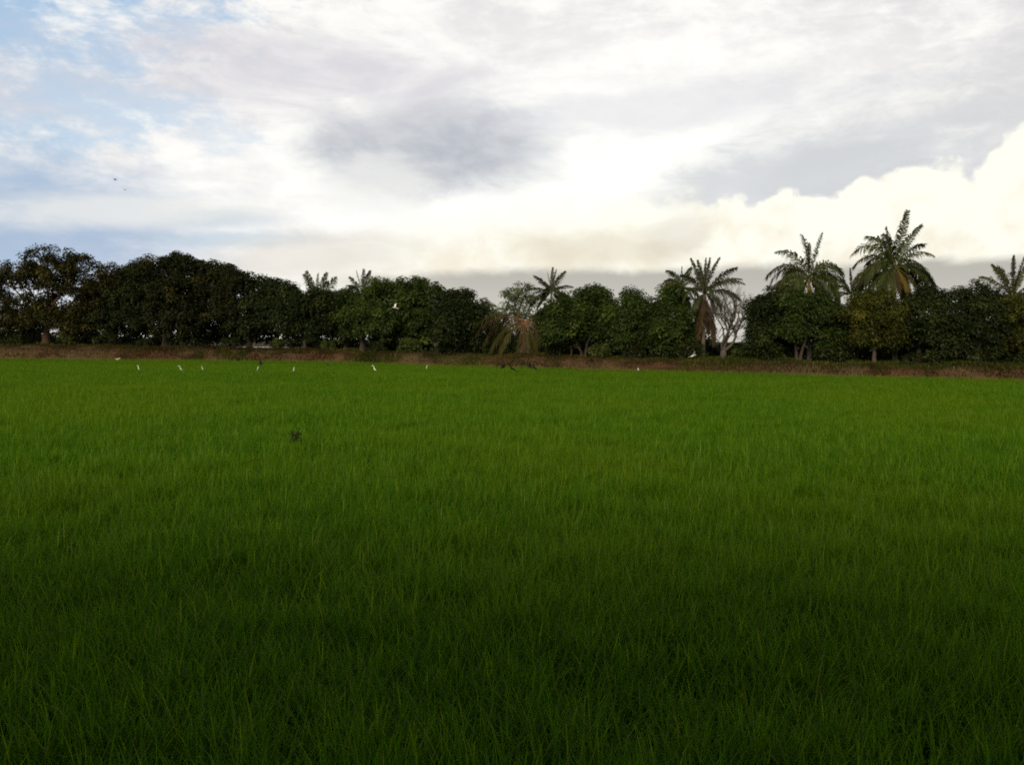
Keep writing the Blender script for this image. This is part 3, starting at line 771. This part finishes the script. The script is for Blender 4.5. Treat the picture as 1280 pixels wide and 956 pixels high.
palm('coconut_palm', 'small palm showing only its fan between the two big coconut palms', 1064, 9.0, 1064, 367,
     [(-60, .2, 26, .5, None), (-38, -.2, 28, .4, None), (-18, .2, 28, .2, None), (0, 0, 30, .1, None), (16, -.2, 28, .2, None), (36, .2, 27, .4, None), (58, -.2, 26, .5, None), (-85, 0, 24, .4, None), (85, 0, 24, .4, None)], 'palm_dark', 3)
palm('coconut_palm', 'palm with stiff upright fronds at the right edge', 1266, 7.0, 1266, 372,
     [(-40, .1, 46, .25, None), (-30, -.2, 48, .2, None), (-17, .2, 46, .12, None), (-6, 0, 50, .08, None), (3, .2, 52, .06, None), (10, -.2, 50, .1, None), (22, .1, 48, .25, None), (36, -.1, 46, .4, None), (55, .1, 44, .5, None), (-58, .1, 36, .45, None)], 'palm', 4, extra=(5, 44))
palm('coconut_palm', 'small distant coconut palm above the low dark tree near the middle', 690, 22.0, 689, 366,
     [(-88, .1, 30, .45, None), (-70, -.2, 30, .4, None), (-52, .2, 30, .3, None), (-34, 0, 29, .2, None), (-16, .2, 29, .1, None), (0, -.1, 30, .05, None), (14, .2, 29, .1, None), (30, 0, 30, .15, None),
      (48, .2, 30, .3, None), (68, -.2, 28, .45, None), (84, .2, 27, .5, None), (100, 0, 28, .4, None), (-105, 0, 30, .3, None), (-120, .3, 26, .3, None), (122, .2, 24, .3, None), (150, 0, 16, .3, 'palm_dead'), (-30, .5, 26, .3, None), (40, .6, 26, .3, None)], 'palm_dark', 5, trunk_r=0.14, ll=0.24, extra=(7, 29))
palm('coconut_palm', 'low fan of palm fronds rising over the dark bushy tree on the left', 396, 8.5, 396, 380,
     [(-62, .1, 34, .45, None), (-42, -.2, 38, .3, None), (-26, .1, 40, .15, None), (-12, 0, 41, .08, None), (2, .2, 38, .06, None), (14, -.1, 40, .1, None), (26, .1, 40, .15, None), (40, -.2, 38, .3, None), (60, .1, 36, .5, None), (80, 0, 34, .5, None), (-82, 0, 32, .45, None)], 'palm_dark', 6, extra=(8, 38), ll=0.36)
palm('palm', 'palm with a narrow upright tuft just left of the big green mango dome', 453, 11.0, 453, 372,
     [(-22, .1, 31, .2, None), (-9, .2, 34, .05, None), (5, -.1, 33, .05, None), (17, .1, 33, .15, None), (28, .3, 30, .4, None), (-52, .1, 30, .55, None), (-70, -.1, 30, .5, None), (34, .1, 24, .4, None), (-30, .2, 24, .3, None)], 'palm_dark', 7, ll=0.36)
# palm with a skirt of dead fronds
skirt = [(-20, .1, 46, .12, None), (-8, -.1, 40, .08, None), (2, .1, 44, .05, None), (-2, .3, 40, .05, None), (7, -.2, 42, .08, None), (22, .1, 48, .15, None), (33, -.1, 50, .2, None), (45, .1, 52, .25, None), (58, 0, 52, .3, None), (70, .1, 50, .35, None), (-34, .1, 38, .3, None), (-50, .2, 34, .4, None)]
for k in range(13):
    skirt.append((180 + R0.uniform(-26, 24), R0.uniform(-0.45, 0.25), R0.uniform(34, 68), 0.5, 'palm_dead'))
for k in range(6):
    skirt.append((R0.uniform(95, 150) * (1 if k % 2 else -1), R0.uniform(-0.5, 0.3), R0.uniform(26, 36), 0.7, 'palm_dead'))
palm('coconut_palm', 'palm with stiff dark fronds on top and a long skirt of dead brown fronds', 879, 5.0, 880, 367, skirt, 'palm_dark', 8, trunk_r=0.17, ll=0.22, extra=(6, 44))
palm('coconut_palm', 'yellowing palm with drooping fronds leaning left of the brown skirted palm', 852, 7.5, 853, 362,
     [(-62, .1, 30, .8, 'palm_wilt'), (-45, -.2, 34, .75, 'palm_wilt'), (-30, .2, 32, .6, None), (-18, 0, 32, .4, None), (-4, .2, 30, .2, 'palm_wilt'), (10, -.1, 30, .3, None), (28, .1, 30, .4, None), (-90, -.2, 26, .7, 'palm_wilt'), (170, -.4, 22, .4, 'palm_yellow'), (150, -.3, 24, .4, 'palm_yellow'), (-150, -.3, 20, .4, 'palm_wilt')], 'palm', 9, extra=(6, 32))
# low wilted palm in the middle, its fronds hanging to the bank
r = np.random.default_rng(901); tx = 655; Y = 70.0
for _ in range(8): Y = float(toe_y(at(tx, 440, Y)[0])) + 4.2
base = at(tx, 440, Y); base[2] = float(terr_z(base[0], base[1])) - 0.05
wilt = empty('wilted_palm', base, 'low wilted palm in the middle with orange stalks and fronds hanging to the bank', 'palm', 'palms among the trees')
k = Y / F; top = at(656, 402, Y) - base
b = MB(); u = np.linspace(0, 1, 14)[:, None]
b.tube(np.array([0, 0, -.1]) + top * u, 0.22 - 0.05 * u[:, 0], 9); b.build('trunk', M['bark_red'], wilt, smooth=True)
for th, dep, lp, dr in [(-58, .2, 66, .55), (-66, -.1, 64, .50), (-72, -.3, 60, .60), (-84, .1, 58, .50), (-95, -.2, 56, .55), (-100, .3, 54, .5), (-112, -.3, 50, .6), (-125, -.2, 48, .6), (-140, -.4, 46, .6),
                        (-158, -.5, 44, .6), (-172, -.7, 44, .5), (176, -.6, 44, .5), (160, -.5, 44, .6), (142, -.4, 40, .6), (124, -.2, 38, .7), (108, -.3, 36, .9), (92, .1, 34, 1.0), (75, -.2, 34, 1.3), (-30, .5, 40, .9), (50, .5, 36, 1.2)]:
    th_ = math.radians(th + r.normal(0, 2))
    d0 = np.array([math.sin(th_), dep - 0.15, math.cos(th_)])
    lp *= 1.12
    fo = frond(wilt, top, d0, lp * k, dr / (lp * k / 3.0), r.choice(['palm_wilt', 'palm_wilt', 'palm_wilt', 'palm_dark', 'palm_dead']), r, hang=1.3, ll=0.26, npair=36, bare=0.28)
    pts = frond_pts(top, d0, lp * k, dr / (lp * k / 3.0))[:7] + np.array([0, -0.03, 0.02])
    sb = MB(); sb.tube(pts, np.linspace(0.042, 0.02, 7), 6); sb.build('stalk', M['petiole'], fo, smooth=True)

# ------------------------------------------------------------------ the bare tree
r = np.random.default_rng(55); tx = 904; Y = 70.0
for _ in range(8): Y = float(toe_y(at(tx, 440, Y)[0])) + 3.6
base = at(tx, 440, Y); base[2] = float(terr_z(base[0], base[1])) - 0.05
bare = empty('bare_tree', base, 'pale leafless tree with forking bare branches right of the brown skirted palm', 'tree', 'trees along the far bank')
k = Y / F
tb = MB(); br = MB()
tb.tube([(0, .05, -.1), (0.02, .05, .5), (0.03, .03, 0.85), (.02, .03, 1.1)], [0.34, 0.25, 0.22, 0.13], 9)
def grow(mb, p, d, L, rad, depth):
    n = 5; pts = [p]; dd = d
    for q in range(n):
        dd = unit(dd + r.normal(size=3) * 0.16 + np.array([0, 0, 0.03])); p = p + dd * L / n; pts.append(p)
    mb.tube(pts, np.linspace(rad, rad * 0.66, n + 1), 6 if depth > 3 else (4 if depth > 1 else 3), cap=False)
    if depth <= 0: return
    kids = 3
    for q in range(kids):
        ang = r.uniform(0.30, 0.95)
        ax = unit(np.cross(dd, r.normal(size=3)))
        nd = unit(dd * math.cos(ang) + ax * math.sin(ang) + np.array([0.02, 0, 0.06]))
        src = pts[-1] if q < 2 else pts[r.integers(2, n)]
        grow(br, np.array(src), nd, L * r.uniform(0.60, 0.84), rad * 0.60, depth - 1)
tips = [((-0.12, 0, 1.0), 27), ((0.10, -.1, 1.0), 25), ((0.30, 0.1, 1.0), 27)]
b0 = MB()
for q, (d, L) in enumerate(tips):
    grow(tb, np.array([(q - 1) * 0.07 + 0.02, 0.03 * q, 0.75 + 0.2 * (q % 2)]), unit(np.array(d, float) + np.array([(q - 1) * 0.35, 0, 0])), L * k * 1.05, 0.13, 6)
tb.build('trunk', M['bark_pale'], bare, smooth=True)
br.build('branches', M['bark_pale'], bare, smooth=True)

# ------------------------------------------------------------------ shrubs, dry plant, thicket
def shrub(label, px, off, wpx, hpx, mat, seed, group='shrubs under the trees', leaf=0.24):
    r = np.random.default_rng(3000 + seed); Y = 70.0
    for _ in range(8): Y = float(toe_y(at(px, 440, Y)[0])) + off
    base = at(px, 440, Y); base[2] = float(terr_z(base[0], base[1])) - 0.03
    root = empty('shrub', base, label, 'shrub', group)
    W, H = wpx * Y / F, hpx * Y / F
    cb = MB(); tb = MB()
    for q in range(max(4, int(10 * W * H))):
        c = np.array([r.uniform(-.5, .5) * W, r.uniform(-.4, .4) * W, H * r.uniform(0.25, 0.9)])
        c[0] *= 1.1 - 0.6 * c[2] / H
        limb(tb, (c[0] * .2, c[1] * .2, -0.05), c, 0.025, 0.008, r, 0.1, 4, 4)
        nl = int(36 * (0.24 / leaf) ** 2); dd = unit(r.normal(size=(nl, 3)) + np.array([0, 0, .3]))
        pp = c + dd * (0.36 * r.random(nl) ** .5)[:, None]
        leaves(cb, pp, unit(dd + np.array([0, 0, .5])), leaf, leaf * .4, r, np.clip(r.normal(.45, .2) + r.normal(0, .15, nl), 0, 1))
    tb.build('stem', M['bark'], root); cb.build('foliage', M[mat], root)
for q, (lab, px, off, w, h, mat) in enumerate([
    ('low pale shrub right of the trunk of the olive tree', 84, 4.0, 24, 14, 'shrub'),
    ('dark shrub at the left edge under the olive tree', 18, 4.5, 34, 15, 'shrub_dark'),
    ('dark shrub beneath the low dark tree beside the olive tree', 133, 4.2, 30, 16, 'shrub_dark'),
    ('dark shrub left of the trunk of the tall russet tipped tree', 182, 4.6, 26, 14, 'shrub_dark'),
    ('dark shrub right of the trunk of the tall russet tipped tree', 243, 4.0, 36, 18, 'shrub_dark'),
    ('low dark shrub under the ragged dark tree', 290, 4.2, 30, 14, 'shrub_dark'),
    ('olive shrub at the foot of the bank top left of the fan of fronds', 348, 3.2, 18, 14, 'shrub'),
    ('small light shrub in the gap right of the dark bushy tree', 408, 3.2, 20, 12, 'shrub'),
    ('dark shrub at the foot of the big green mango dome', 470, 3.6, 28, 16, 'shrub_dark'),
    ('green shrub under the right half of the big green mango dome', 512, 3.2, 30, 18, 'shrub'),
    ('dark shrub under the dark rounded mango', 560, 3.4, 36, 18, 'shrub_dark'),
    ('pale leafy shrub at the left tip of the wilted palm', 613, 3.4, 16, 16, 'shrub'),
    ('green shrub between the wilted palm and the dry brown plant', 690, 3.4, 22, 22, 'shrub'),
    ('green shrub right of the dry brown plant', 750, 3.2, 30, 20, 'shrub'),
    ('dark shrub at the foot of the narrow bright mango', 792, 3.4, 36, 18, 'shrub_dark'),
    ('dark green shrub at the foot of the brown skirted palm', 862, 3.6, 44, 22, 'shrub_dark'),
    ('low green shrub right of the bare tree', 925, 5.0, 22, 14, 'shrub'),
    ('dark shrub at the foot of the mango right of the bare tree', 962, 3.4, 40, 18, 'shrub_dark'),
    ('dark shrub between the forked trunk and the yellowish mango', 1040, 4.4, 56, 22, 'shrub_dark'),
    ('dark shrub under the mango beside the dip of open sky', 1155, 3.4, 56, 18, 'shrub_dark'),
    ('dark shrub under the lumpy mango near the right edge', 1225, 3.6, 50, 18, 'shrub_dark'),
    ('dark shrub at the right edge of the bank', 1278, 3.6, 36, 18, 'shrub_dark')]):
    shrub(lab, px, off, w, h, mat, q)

# dry brown plant
r = np.random.default_rng(88); tx = 714; Y = 70.0
for _ in range(8): Y = float(toe_y(at(tx, 440, Y)[0])) + 2.9
base = at(tx, 440, Y); base[2] = float(terr_z(base[0], base[1])) - 0.03
dry = empty('dry_plant', base, 'dry brown plant with drooping dead leaves at the foot of a mango tree', 'plant')
b = MB(); b.tube([(0, 0, -.05), (0.03, 0, .5), (0.02, 0, 1.0)], [0.09, 0.07, 0.05], 7); b.build('stem', M['palm_dead'], dry)
for q in range(13):
    a = r.uniform(0, 6.283); d0 = np.array([math.cos(a) * .6, math.sin(a) * .6, 1.0])
    pts = frond_pts((0, 0, r.uniform(.5, 1.05)), d0, r.uniform(0.9, 1.5), r.uniform(1.6, 2.8), 8)
    lb = MB(); T = unit(np.gradient(pts, axis=0)); sd = unit(np.cross(T, np.array([0, 0, 1.0])))
    w = 0.13 * np.sin(np.linspace(0.25, 3.0, len(pts)))[:, None]
    Vv = np.stack([pts - sd * w - np.array([0, 0, .03]), pts, pts + sd * w - np.array([0, 0, .03])], 1).reshape(-1, 3)
    fq_ = []
    for i_ in range(len(pts) - 1):
        for j_ in range(2): fq_.append((3 * i_ + j_, 3 * i_ + j_ + 1, 3 * i_ + j_ + 4, 3 * i_ + j_ + 3))
    lb.add(Vv, fq_, attr=float(r.random())); lb.build('leaf', M['palm_dead'], dry)

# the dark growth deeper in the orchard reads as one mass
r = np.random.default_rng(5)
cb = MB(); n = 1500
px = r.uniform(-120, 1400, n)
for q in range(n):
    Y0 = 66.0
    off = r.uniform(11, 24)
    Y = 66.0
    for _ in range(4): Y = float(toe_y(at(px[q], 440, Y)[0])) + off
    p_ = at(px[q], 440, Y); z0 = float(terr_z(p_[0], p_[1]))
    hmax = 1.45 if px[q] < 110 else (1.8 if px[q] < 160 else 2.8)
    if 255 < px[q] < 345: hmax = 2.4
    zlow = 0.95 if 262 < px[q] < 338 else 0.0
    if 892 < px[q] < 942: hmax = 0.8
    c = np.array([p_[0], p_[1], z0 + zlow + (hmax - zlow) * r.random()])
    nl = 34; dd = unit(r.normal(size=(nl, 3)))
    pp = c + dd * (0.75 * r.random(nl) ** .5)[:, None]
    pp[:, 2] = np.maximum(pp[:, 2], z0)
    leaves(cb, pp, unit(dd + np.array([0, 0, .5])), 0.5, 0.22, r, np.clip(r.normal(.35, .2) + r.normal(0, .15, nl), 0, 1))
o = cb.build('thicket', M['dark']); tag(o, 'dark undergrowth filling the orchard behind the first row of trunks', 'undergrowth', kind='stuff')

# ------------------------------------------------------------------ unseen trees added behind and above the camera to shade the near rice
r = np.random.default_rng(66)
cb = MB()
n1, n2 = 1500, 1500
hx = np.concatenate([r.uniform(-60, 45, n1), r.uniform(-34, 30, n2)]); hy = np.concatenate([r.uniform(-9.0, -6.5, n1), r.uniform(-8, 0.8, n2)])
lo = np.concatenate([np.zeros(n1), np.full(n2, 4.35)])
hi = np.concatenate([np.full(n1, 4.6), 4.9 + 0.7 * vnoise(hx[n1:] * 0.3 + 70, hy[n1:] * .3)])
hz = lo + (hi - lo) * r.random(n1 + n2)
for q in range(n1 + n2):
    nl = 30; dd = unit(r.normal(size=(nl, 3)))
    pp = np.array([hx[q], hy[q], hz[q]]) + dd * (np.array([.85, .85, .5])[None, :]) * (r.random(nl) ** .5)[:, None]
    pp[:, 2] = np.maximum(pp[:, 2], 0.02)
    pp = pp[(pp[:, 1] < -2.5) | (pp[:, 2] > 3.7 + 0.45 * (pp[:, 1] + 2.5))]; nl = len(pp); dd = unit(r.normal(size=(nl, 3)))
    if nl == 0: continue
    leaves(cb, pp, unit(dd + np.array([0, 0, .5])), 0.55, 0.30, r, np.clip(r.normal(.35, .2) + r.normal(0, .15, nl), 0, 1))
o = cb.build('added_shade_trees', M['dark']); tag(o, 'dark mass of unseen trees added behind and above the camera as shade', 'trees', kind='stuff')

# ------------------------------------------------------------------ weed in the field
c = at_z(369, 546, 0.45); r = np.random.default_rng(9)
weed = empty('weed', (c[0], c[1], 0.0), 'small dark leafy weed standing up out of the rice, left of the middle', 'weed')
b = MB(); lb = MB()
for q in range(13):
    a = q * 2.4; e = np.array([math.cos(a) * r.uniform(.02, .13), math.sin(a) * .10, r.uniform(.46, .62)])
    limb(b, (0, 0, -.03), e, 0.008, 0.003, r, .05, 5, 5)
    nl = 22; pp = e * np.linspace(.40, 1.02, nl)[:, None] + r.normal(size=(nl, 3)) * 0.02
    leaves(lb, pp, unit(r.normal(size=(nl, 3)) + np.array([0, 0, .6])), 0.07, 0.032, r, np.clip(r.normal(.45, .2, nl), 0, 1))
b.build('stem', M['bark'], weed); lb.build('foliage', M['shrub_dark'], weed)

# ------------------------------------------------------------------ birds
def plain_mat(name, col, legs=None, beak=None, beak_x=9, leg_z=-9, rough=0.7):
    m, t = new_mat(name)
    tcn = t.nodes.new('ShaderNodeTexCoord'); sp = t.nodes.new('ShaderNodeSeparateXYZ'); t.links.new(tcn.outputs['Object'], sp.inputs[0])
    x, z = X(t, sp.outputs[0]), X(t, sp.outputs[2])
    nz = noise(t, X(t, tcn.outputs['Object']), 22, 4, .6)
    c_ = mixc(t, nz, tuple(v * .86 for v in col), col)
    if beak: c_ = mixc(t, x._m('GREATER_THAN', beak_x), c_, beak)
    if legs: c_ = mixc(t, z._m('LESS_THAN', leg_z), c_, legs)
    bs = t.nodes.new('ShaderNodeBsdfPrincipled'); bs.inputs['Roughness'].default_value = rough; bs.inputs['Specular IOR Level'].default_value = .2
    t.links.new(c_.s, bs.inputs['Base Color'])
    o = t.nodes.new('ShaderNodeOutputMaterial'); t.links.new(bs.outputs[0], o.inputs[0])
    return m
M['egret'] = plain_mat('white_plumage', (0.84, 0.83, 0.79), (0.03, 0.03, 0.025), (0.75, 0.50, 0.06), 0.335, 0.40)
M['egret_fly'] = plain_mat('white_flight_plumage', (0.84, 0.83, 0.79), None, (0.75, 0.50, 0.06), 0.36)
M['dark_bird'] = plain_mat('black_plumage', (0.008, 0.007, 0.007), None, (0.02, 0.018, 0.015), 0.145, rough=0.95)

def skin(name, joints, bones, mat, root_i=0):
    """one continuous body grown round a skeleton"""
    me = bpy.data.meshes.new(name)
    me.from_pydata([j[:3] for j in joints], bones, [])
    me.materials.append(mat)
    o = bpy.data.objects.new(name, me)
    sk = o.modifiers.new('skin', 'SKIN'); sk.use_smooth_shade = True
    if not me.skin_vertices: me.attributes  # layer made by the modifier below
    return o
def skin_obj(name, joints, bones, mat, wing=None):
    COL_o = skin(name, joints, bones, mat)
    COL.objects.link(COL_o)
    bpy.context.view_layer.objects.active = COL_o
    me = COL_o.data
    if not me.skin_vertices:
        COL_o.modifiers.remove(COL_o.modifiers[0])
        COL_o.select_set(True)
        bpy.ops.object.modifier_add(type='SKIN')
        COL_o.modifiers[-1].use_smooth_shade = True
    sv = me.skin_vertices[0].data
    for q, j in enumerate(joints):
        rr2 = j[3] if isinstance(j[3], tuple) else (j[3], j[3])
        sv[q].radius = rr2
        sv[q].use_root = (q == 0)
    ss = COL_o.modifiers.new('sub', 'SUBSURF'); ss.levels = 1; ss.render_levels = 2
    # turn into a plain mesh
    dg = bpy.context.evaluated_depsgraph_get()
    ev = COL_o.evaluated_get(dg)
    nm = bpy.data.meshes.new_from_object(ev)
    COL_o.modifiers.clear(); COL_o.data = nm
    if not nm.materials: nm.materials.append(mat)
    for p_ in nm.polygons: p_.use_smooth = True
    return COL_o
# standing egret, x forward
J = [(0, 0, .56, .085), (-.09, 0, .50, .072), (-.19, 0, .40, .022), (.08, 0, .64, .068), (.12, 0, .71, .038), (.13, 0, .79, .024), (.15, 0, .88, .023), (.20, 0, .94, .024),
     (.255, 0, .965, .036), (.33, 0, .95, .016), (.42, 0, .935, .005), (-.02, .045, .46, .030), (-.03, .05, .26, .011), (-.01, .05, .02, .010), (.07, .055, .005, .007),
     (-.02, -.045, .46, .030), (-.03, -.05, .26, .011), (-.01, -.05, .02, .010), (.07, -.055, .005, .007)]
B = [(0, 1), (1, 2), (0, 3), (3, 4), (4, 5), (5, 6), (6, 7), (7, 8), (8, 9), (9, 10), (0, 11), (11, 12), (12, 13), (13, 14), (0, 15), (15, 16), (16, 17), (17, 18)]
egret0 = skin_obj('egret', J, B, M['egret'])
# hunched egret, neck drawn in and body leaning forward
J2 = [(0, 0, .55, .098), (-.13, 0, .57, .07), (-.27, 0, .58, .022), (.12, 0, .57, .075), (.19, 0, .60, .04), (.17, 0, .67, .03), (.22, 0, .72, .028), (.27, 0, .73, .036), (.345, 0, .71, .016), (.43, 0, .68, .005),
      (-.02, .045, .45, .030), (-.03, .05, .26, .011), (-.01, .05, .02, .010), (.07, .055, .005, .007), (-.02, -.045, .45, .030), (-.03, -.05, .26, .011), (-.01, -.05, .02, .010), (.07, -.055, .005, .007)]
B2 = [(0, 1), (1, 2), (0, 3), (3, 4), (4, 5), (5, 6), (6, 7), (7, 8), (8, 9), (0, 10), (10, 11), (11, 12), (12, 13), (0, 14), (14, 15), (15, 16), (16, 17)]
egret1 = skin_obj('egret', J2, B2, M['egret'])

def flyer(name, s, mat, wing_up, chord, span, long_legs):
    """bird on the wing, body and both wings one mesh, x forward"""
    J = [(0, 0, 0, .085 * s), (.14 * s, 0, .015 * s, .06 * s), (.22 * s, 0, .05 * s, .045 * s), (.30 * s, 0, .06 * s, .05 * s), (.37 * s, 0, .05 * s, .02 * s), (.47 * s, 0, .035 * s, .006 * s),
         (-.16 * s, 0, .0, .06 * s), (-.30 * s, 0, .0, (.07 * s, .015 * s)), ((-.55 if long_legs else -.42) * s, 0, -.01 * s, (.012 * s if long_legs else .06 * s, .008 * s))]
    Bn = [(0, 1), (1, 2), (2, 3), (3, 4), (4, 5), (0, 6), (6, 7), (7, 8)]
    for sg in (-1, 1):
        k0 = len(J); c1, c2 = math.cos(wing_up), math.sin(wing_up)
        J += [(.03 * s, sg * .14 * span * c1, .04 * s + .14 * span * c2, (chord, .02 * s)), (.05 * s, sg * .32 * span * c1, .04 * s + .30 * span * c2, (chord * .95, .014 * s)),
              (-.02 * s, sg * .46 * span * c1, .04 * s + .40 * span * c2, (chord * .7, .010 * s)), (-.14 * s, sg * .56 * span * c1, .04 * s + .44 * span * c2, (chord * .3, .006 * s))]
        Bn += [(0, k0), (k0, k0 + 1), (k0 + 1, k0 + 2), (k0 + 2, k0 + 3)]
    return skin_obj(name, J, Bn, mat)
fly_up = flyer('flying_egret', 1.0, M['egret_fly'], math.radians(38), .13, 1.35, True)
fly_flat = flyer('flying_egret', 1.0, M['egret_fly'], math.radians(14), .13, 1.35, True)
db_up = flyer('dark_bird', .42, M['dark_bird'], math.radians(42), .055, .56, False)
db_flat = flyer('dark_bird', .42, M['dark_bird'], math.radians(8), .055, .56, False)

used = set()
def place(src, loc, rot, label, group, scale=1.0, cat='bird'):
    if src.name not in used:
        used.add(src.name); o = src
    else:
        o = src.copy(); COL.objects.link(o)
    o.location = Vector([float(v) for v in loc]); o.rotation_euler = rot; o.scale = (scale,) * 3
    return tag(o, label, cat, group)
EG = 'white egrets standing in the rice'
for px, py, src, yaw, sc, lab in [
    (174, 459.5, egret0, 150, 1.0, 'white egret leaning forward in the rice, leftmost of the standing egrets'),
    (227, 460, egret0, 200, 1.0, 'upright white egret, left of the pair before the tall russet tipped tree'),
    (254, 460, egret0, 250, 1.02, 'upright white egret, right of the pair before the tall russet tipped tree'),
    (321, 460.5, egret0, 60, .95, 'white egret in the rice below the dark bird skimming the field edge'),
    (367, 461, egret0, 90, .95, 'white egret in the rice before the shrubs left of the fan of fronds'),
    (469, 460.5, egret0, 170, 1.1, 'white egret in the rice in front of the big green mango, nearest its flying mate'),
    (533, 458, egret0, 300, .95, 'white egret in the rice before the dark rounded mango'),
    (523, 457, egret1, 200, .72, 'small half hidden white egret just left of the one before the dark rounded mango')]:
    c = at_z(px, py, .50)
    place(src, (c[0], c[1], 0.0), (0, 0, math.radians(yaw)), lab, EG, sc * 0.66)
Yb = float(toe_y(at(460, 450, 70)[0]))
c = at(460, 450, Yb + .5); place(egret0, (c[0], c[1], float(terr_z(c[0], c[1])) - 0.02), (0, 0, math.radians(70)), 'white egret standing at the foot of the reddish bank', EG, .62)
c = at(798, 464, float(toe_y(at(798, 464, 62)[0])) - 1.5); place(egret1, (c[0], c[1], 0.0), (0, 0, math.radians(95)), 'white egret almost hidden in the rice edge below the narrow bright mango', EG, .72)
c = at(147, 449.5, float(toe_y(at(147, 449, 79)[0])) - 1.5); place(egret1, (c[0], c[1], 0.0), (0, 0, math.radians(15)), 'white egret almost hidden in the rice edge near the left end', EG, .75)
FG = 'egrets on the wing'
c = at(494, 385, 62); place(fly_up, c, (math.radians(-30), math.radians(-8), math.radians(195)), 'white egret flying with raised wings before the big green mango', FG, .50)
c = at(866, 445, 56); place(fly_flat, c, (math.radians(-25), math.radians(-12), math.radians(20)), 'white egret gliding low over the bank near the brown skirted palm', FG, .62)
DG = 'dark birds flying low over the field'
for px, py, src, yaw, roll_, sc, lab, YY in [
    (628, 459, db_up, 30, 12, 1.15, 'dark bird flying low below the wilted palm, leftmost of its flock', 47),
    (640.5, 460.5, db_flat, 140, 32, 1.2, 'dark bird banking low below the wilted palm, lowest of its flock', 45),
    (646, 456, db_up, 70, -10, .9, 'dark bird flying below the wilted palm, highest of its flock', 49),
    (651.5, 459.5, db_up, 85, 0, .6, 'smallest dark bird in the middle of the flock below the wilted palm', 48),
    (663, 458.5, db_up, 160, 8, 1.05, 'dark bird with raised wings second from the right in the flock below the wilted palm', 47),
    (668, 459.5, db_flat, 20, 28, 1.05, 'dark bird banking at the right end of the flock below the wilted palm', 46),
    (325.5, 453.5, db_flat, 20, 30, 1.25, 'dark bird skimming the rice just above a white egret on the left', 52),
    (298, 450, db_up, 60, 0, .75, 'small dark bird before the bank under the ragged dark tree', 52),
    (410, 455.5, db_flat, 80, 20, .8, 'small dark bird over the rice edge below the small light shrub', 48)]:
    place(src, at(px, py + 0.6, YY), (math.radians(roll_), 0, math.radians(yaw)), lab, DG, sc * 1.0)
place(db_flat, at(144, 225, 85), (math.radians(25), 0, math.radians(40)), 'upper of two tiny dark birds high in the sky on the left', 'dark birds high in the sky', 1.1)
place(db_up, at(156, 238, 85), (math.radians(15), 0, math.radians(120)), 'lower of two tiny dark birds high in the sky on the left', 'dark birds high in the sky', 1.1)
bpy.ops.object.select_all(action='DESELECT')
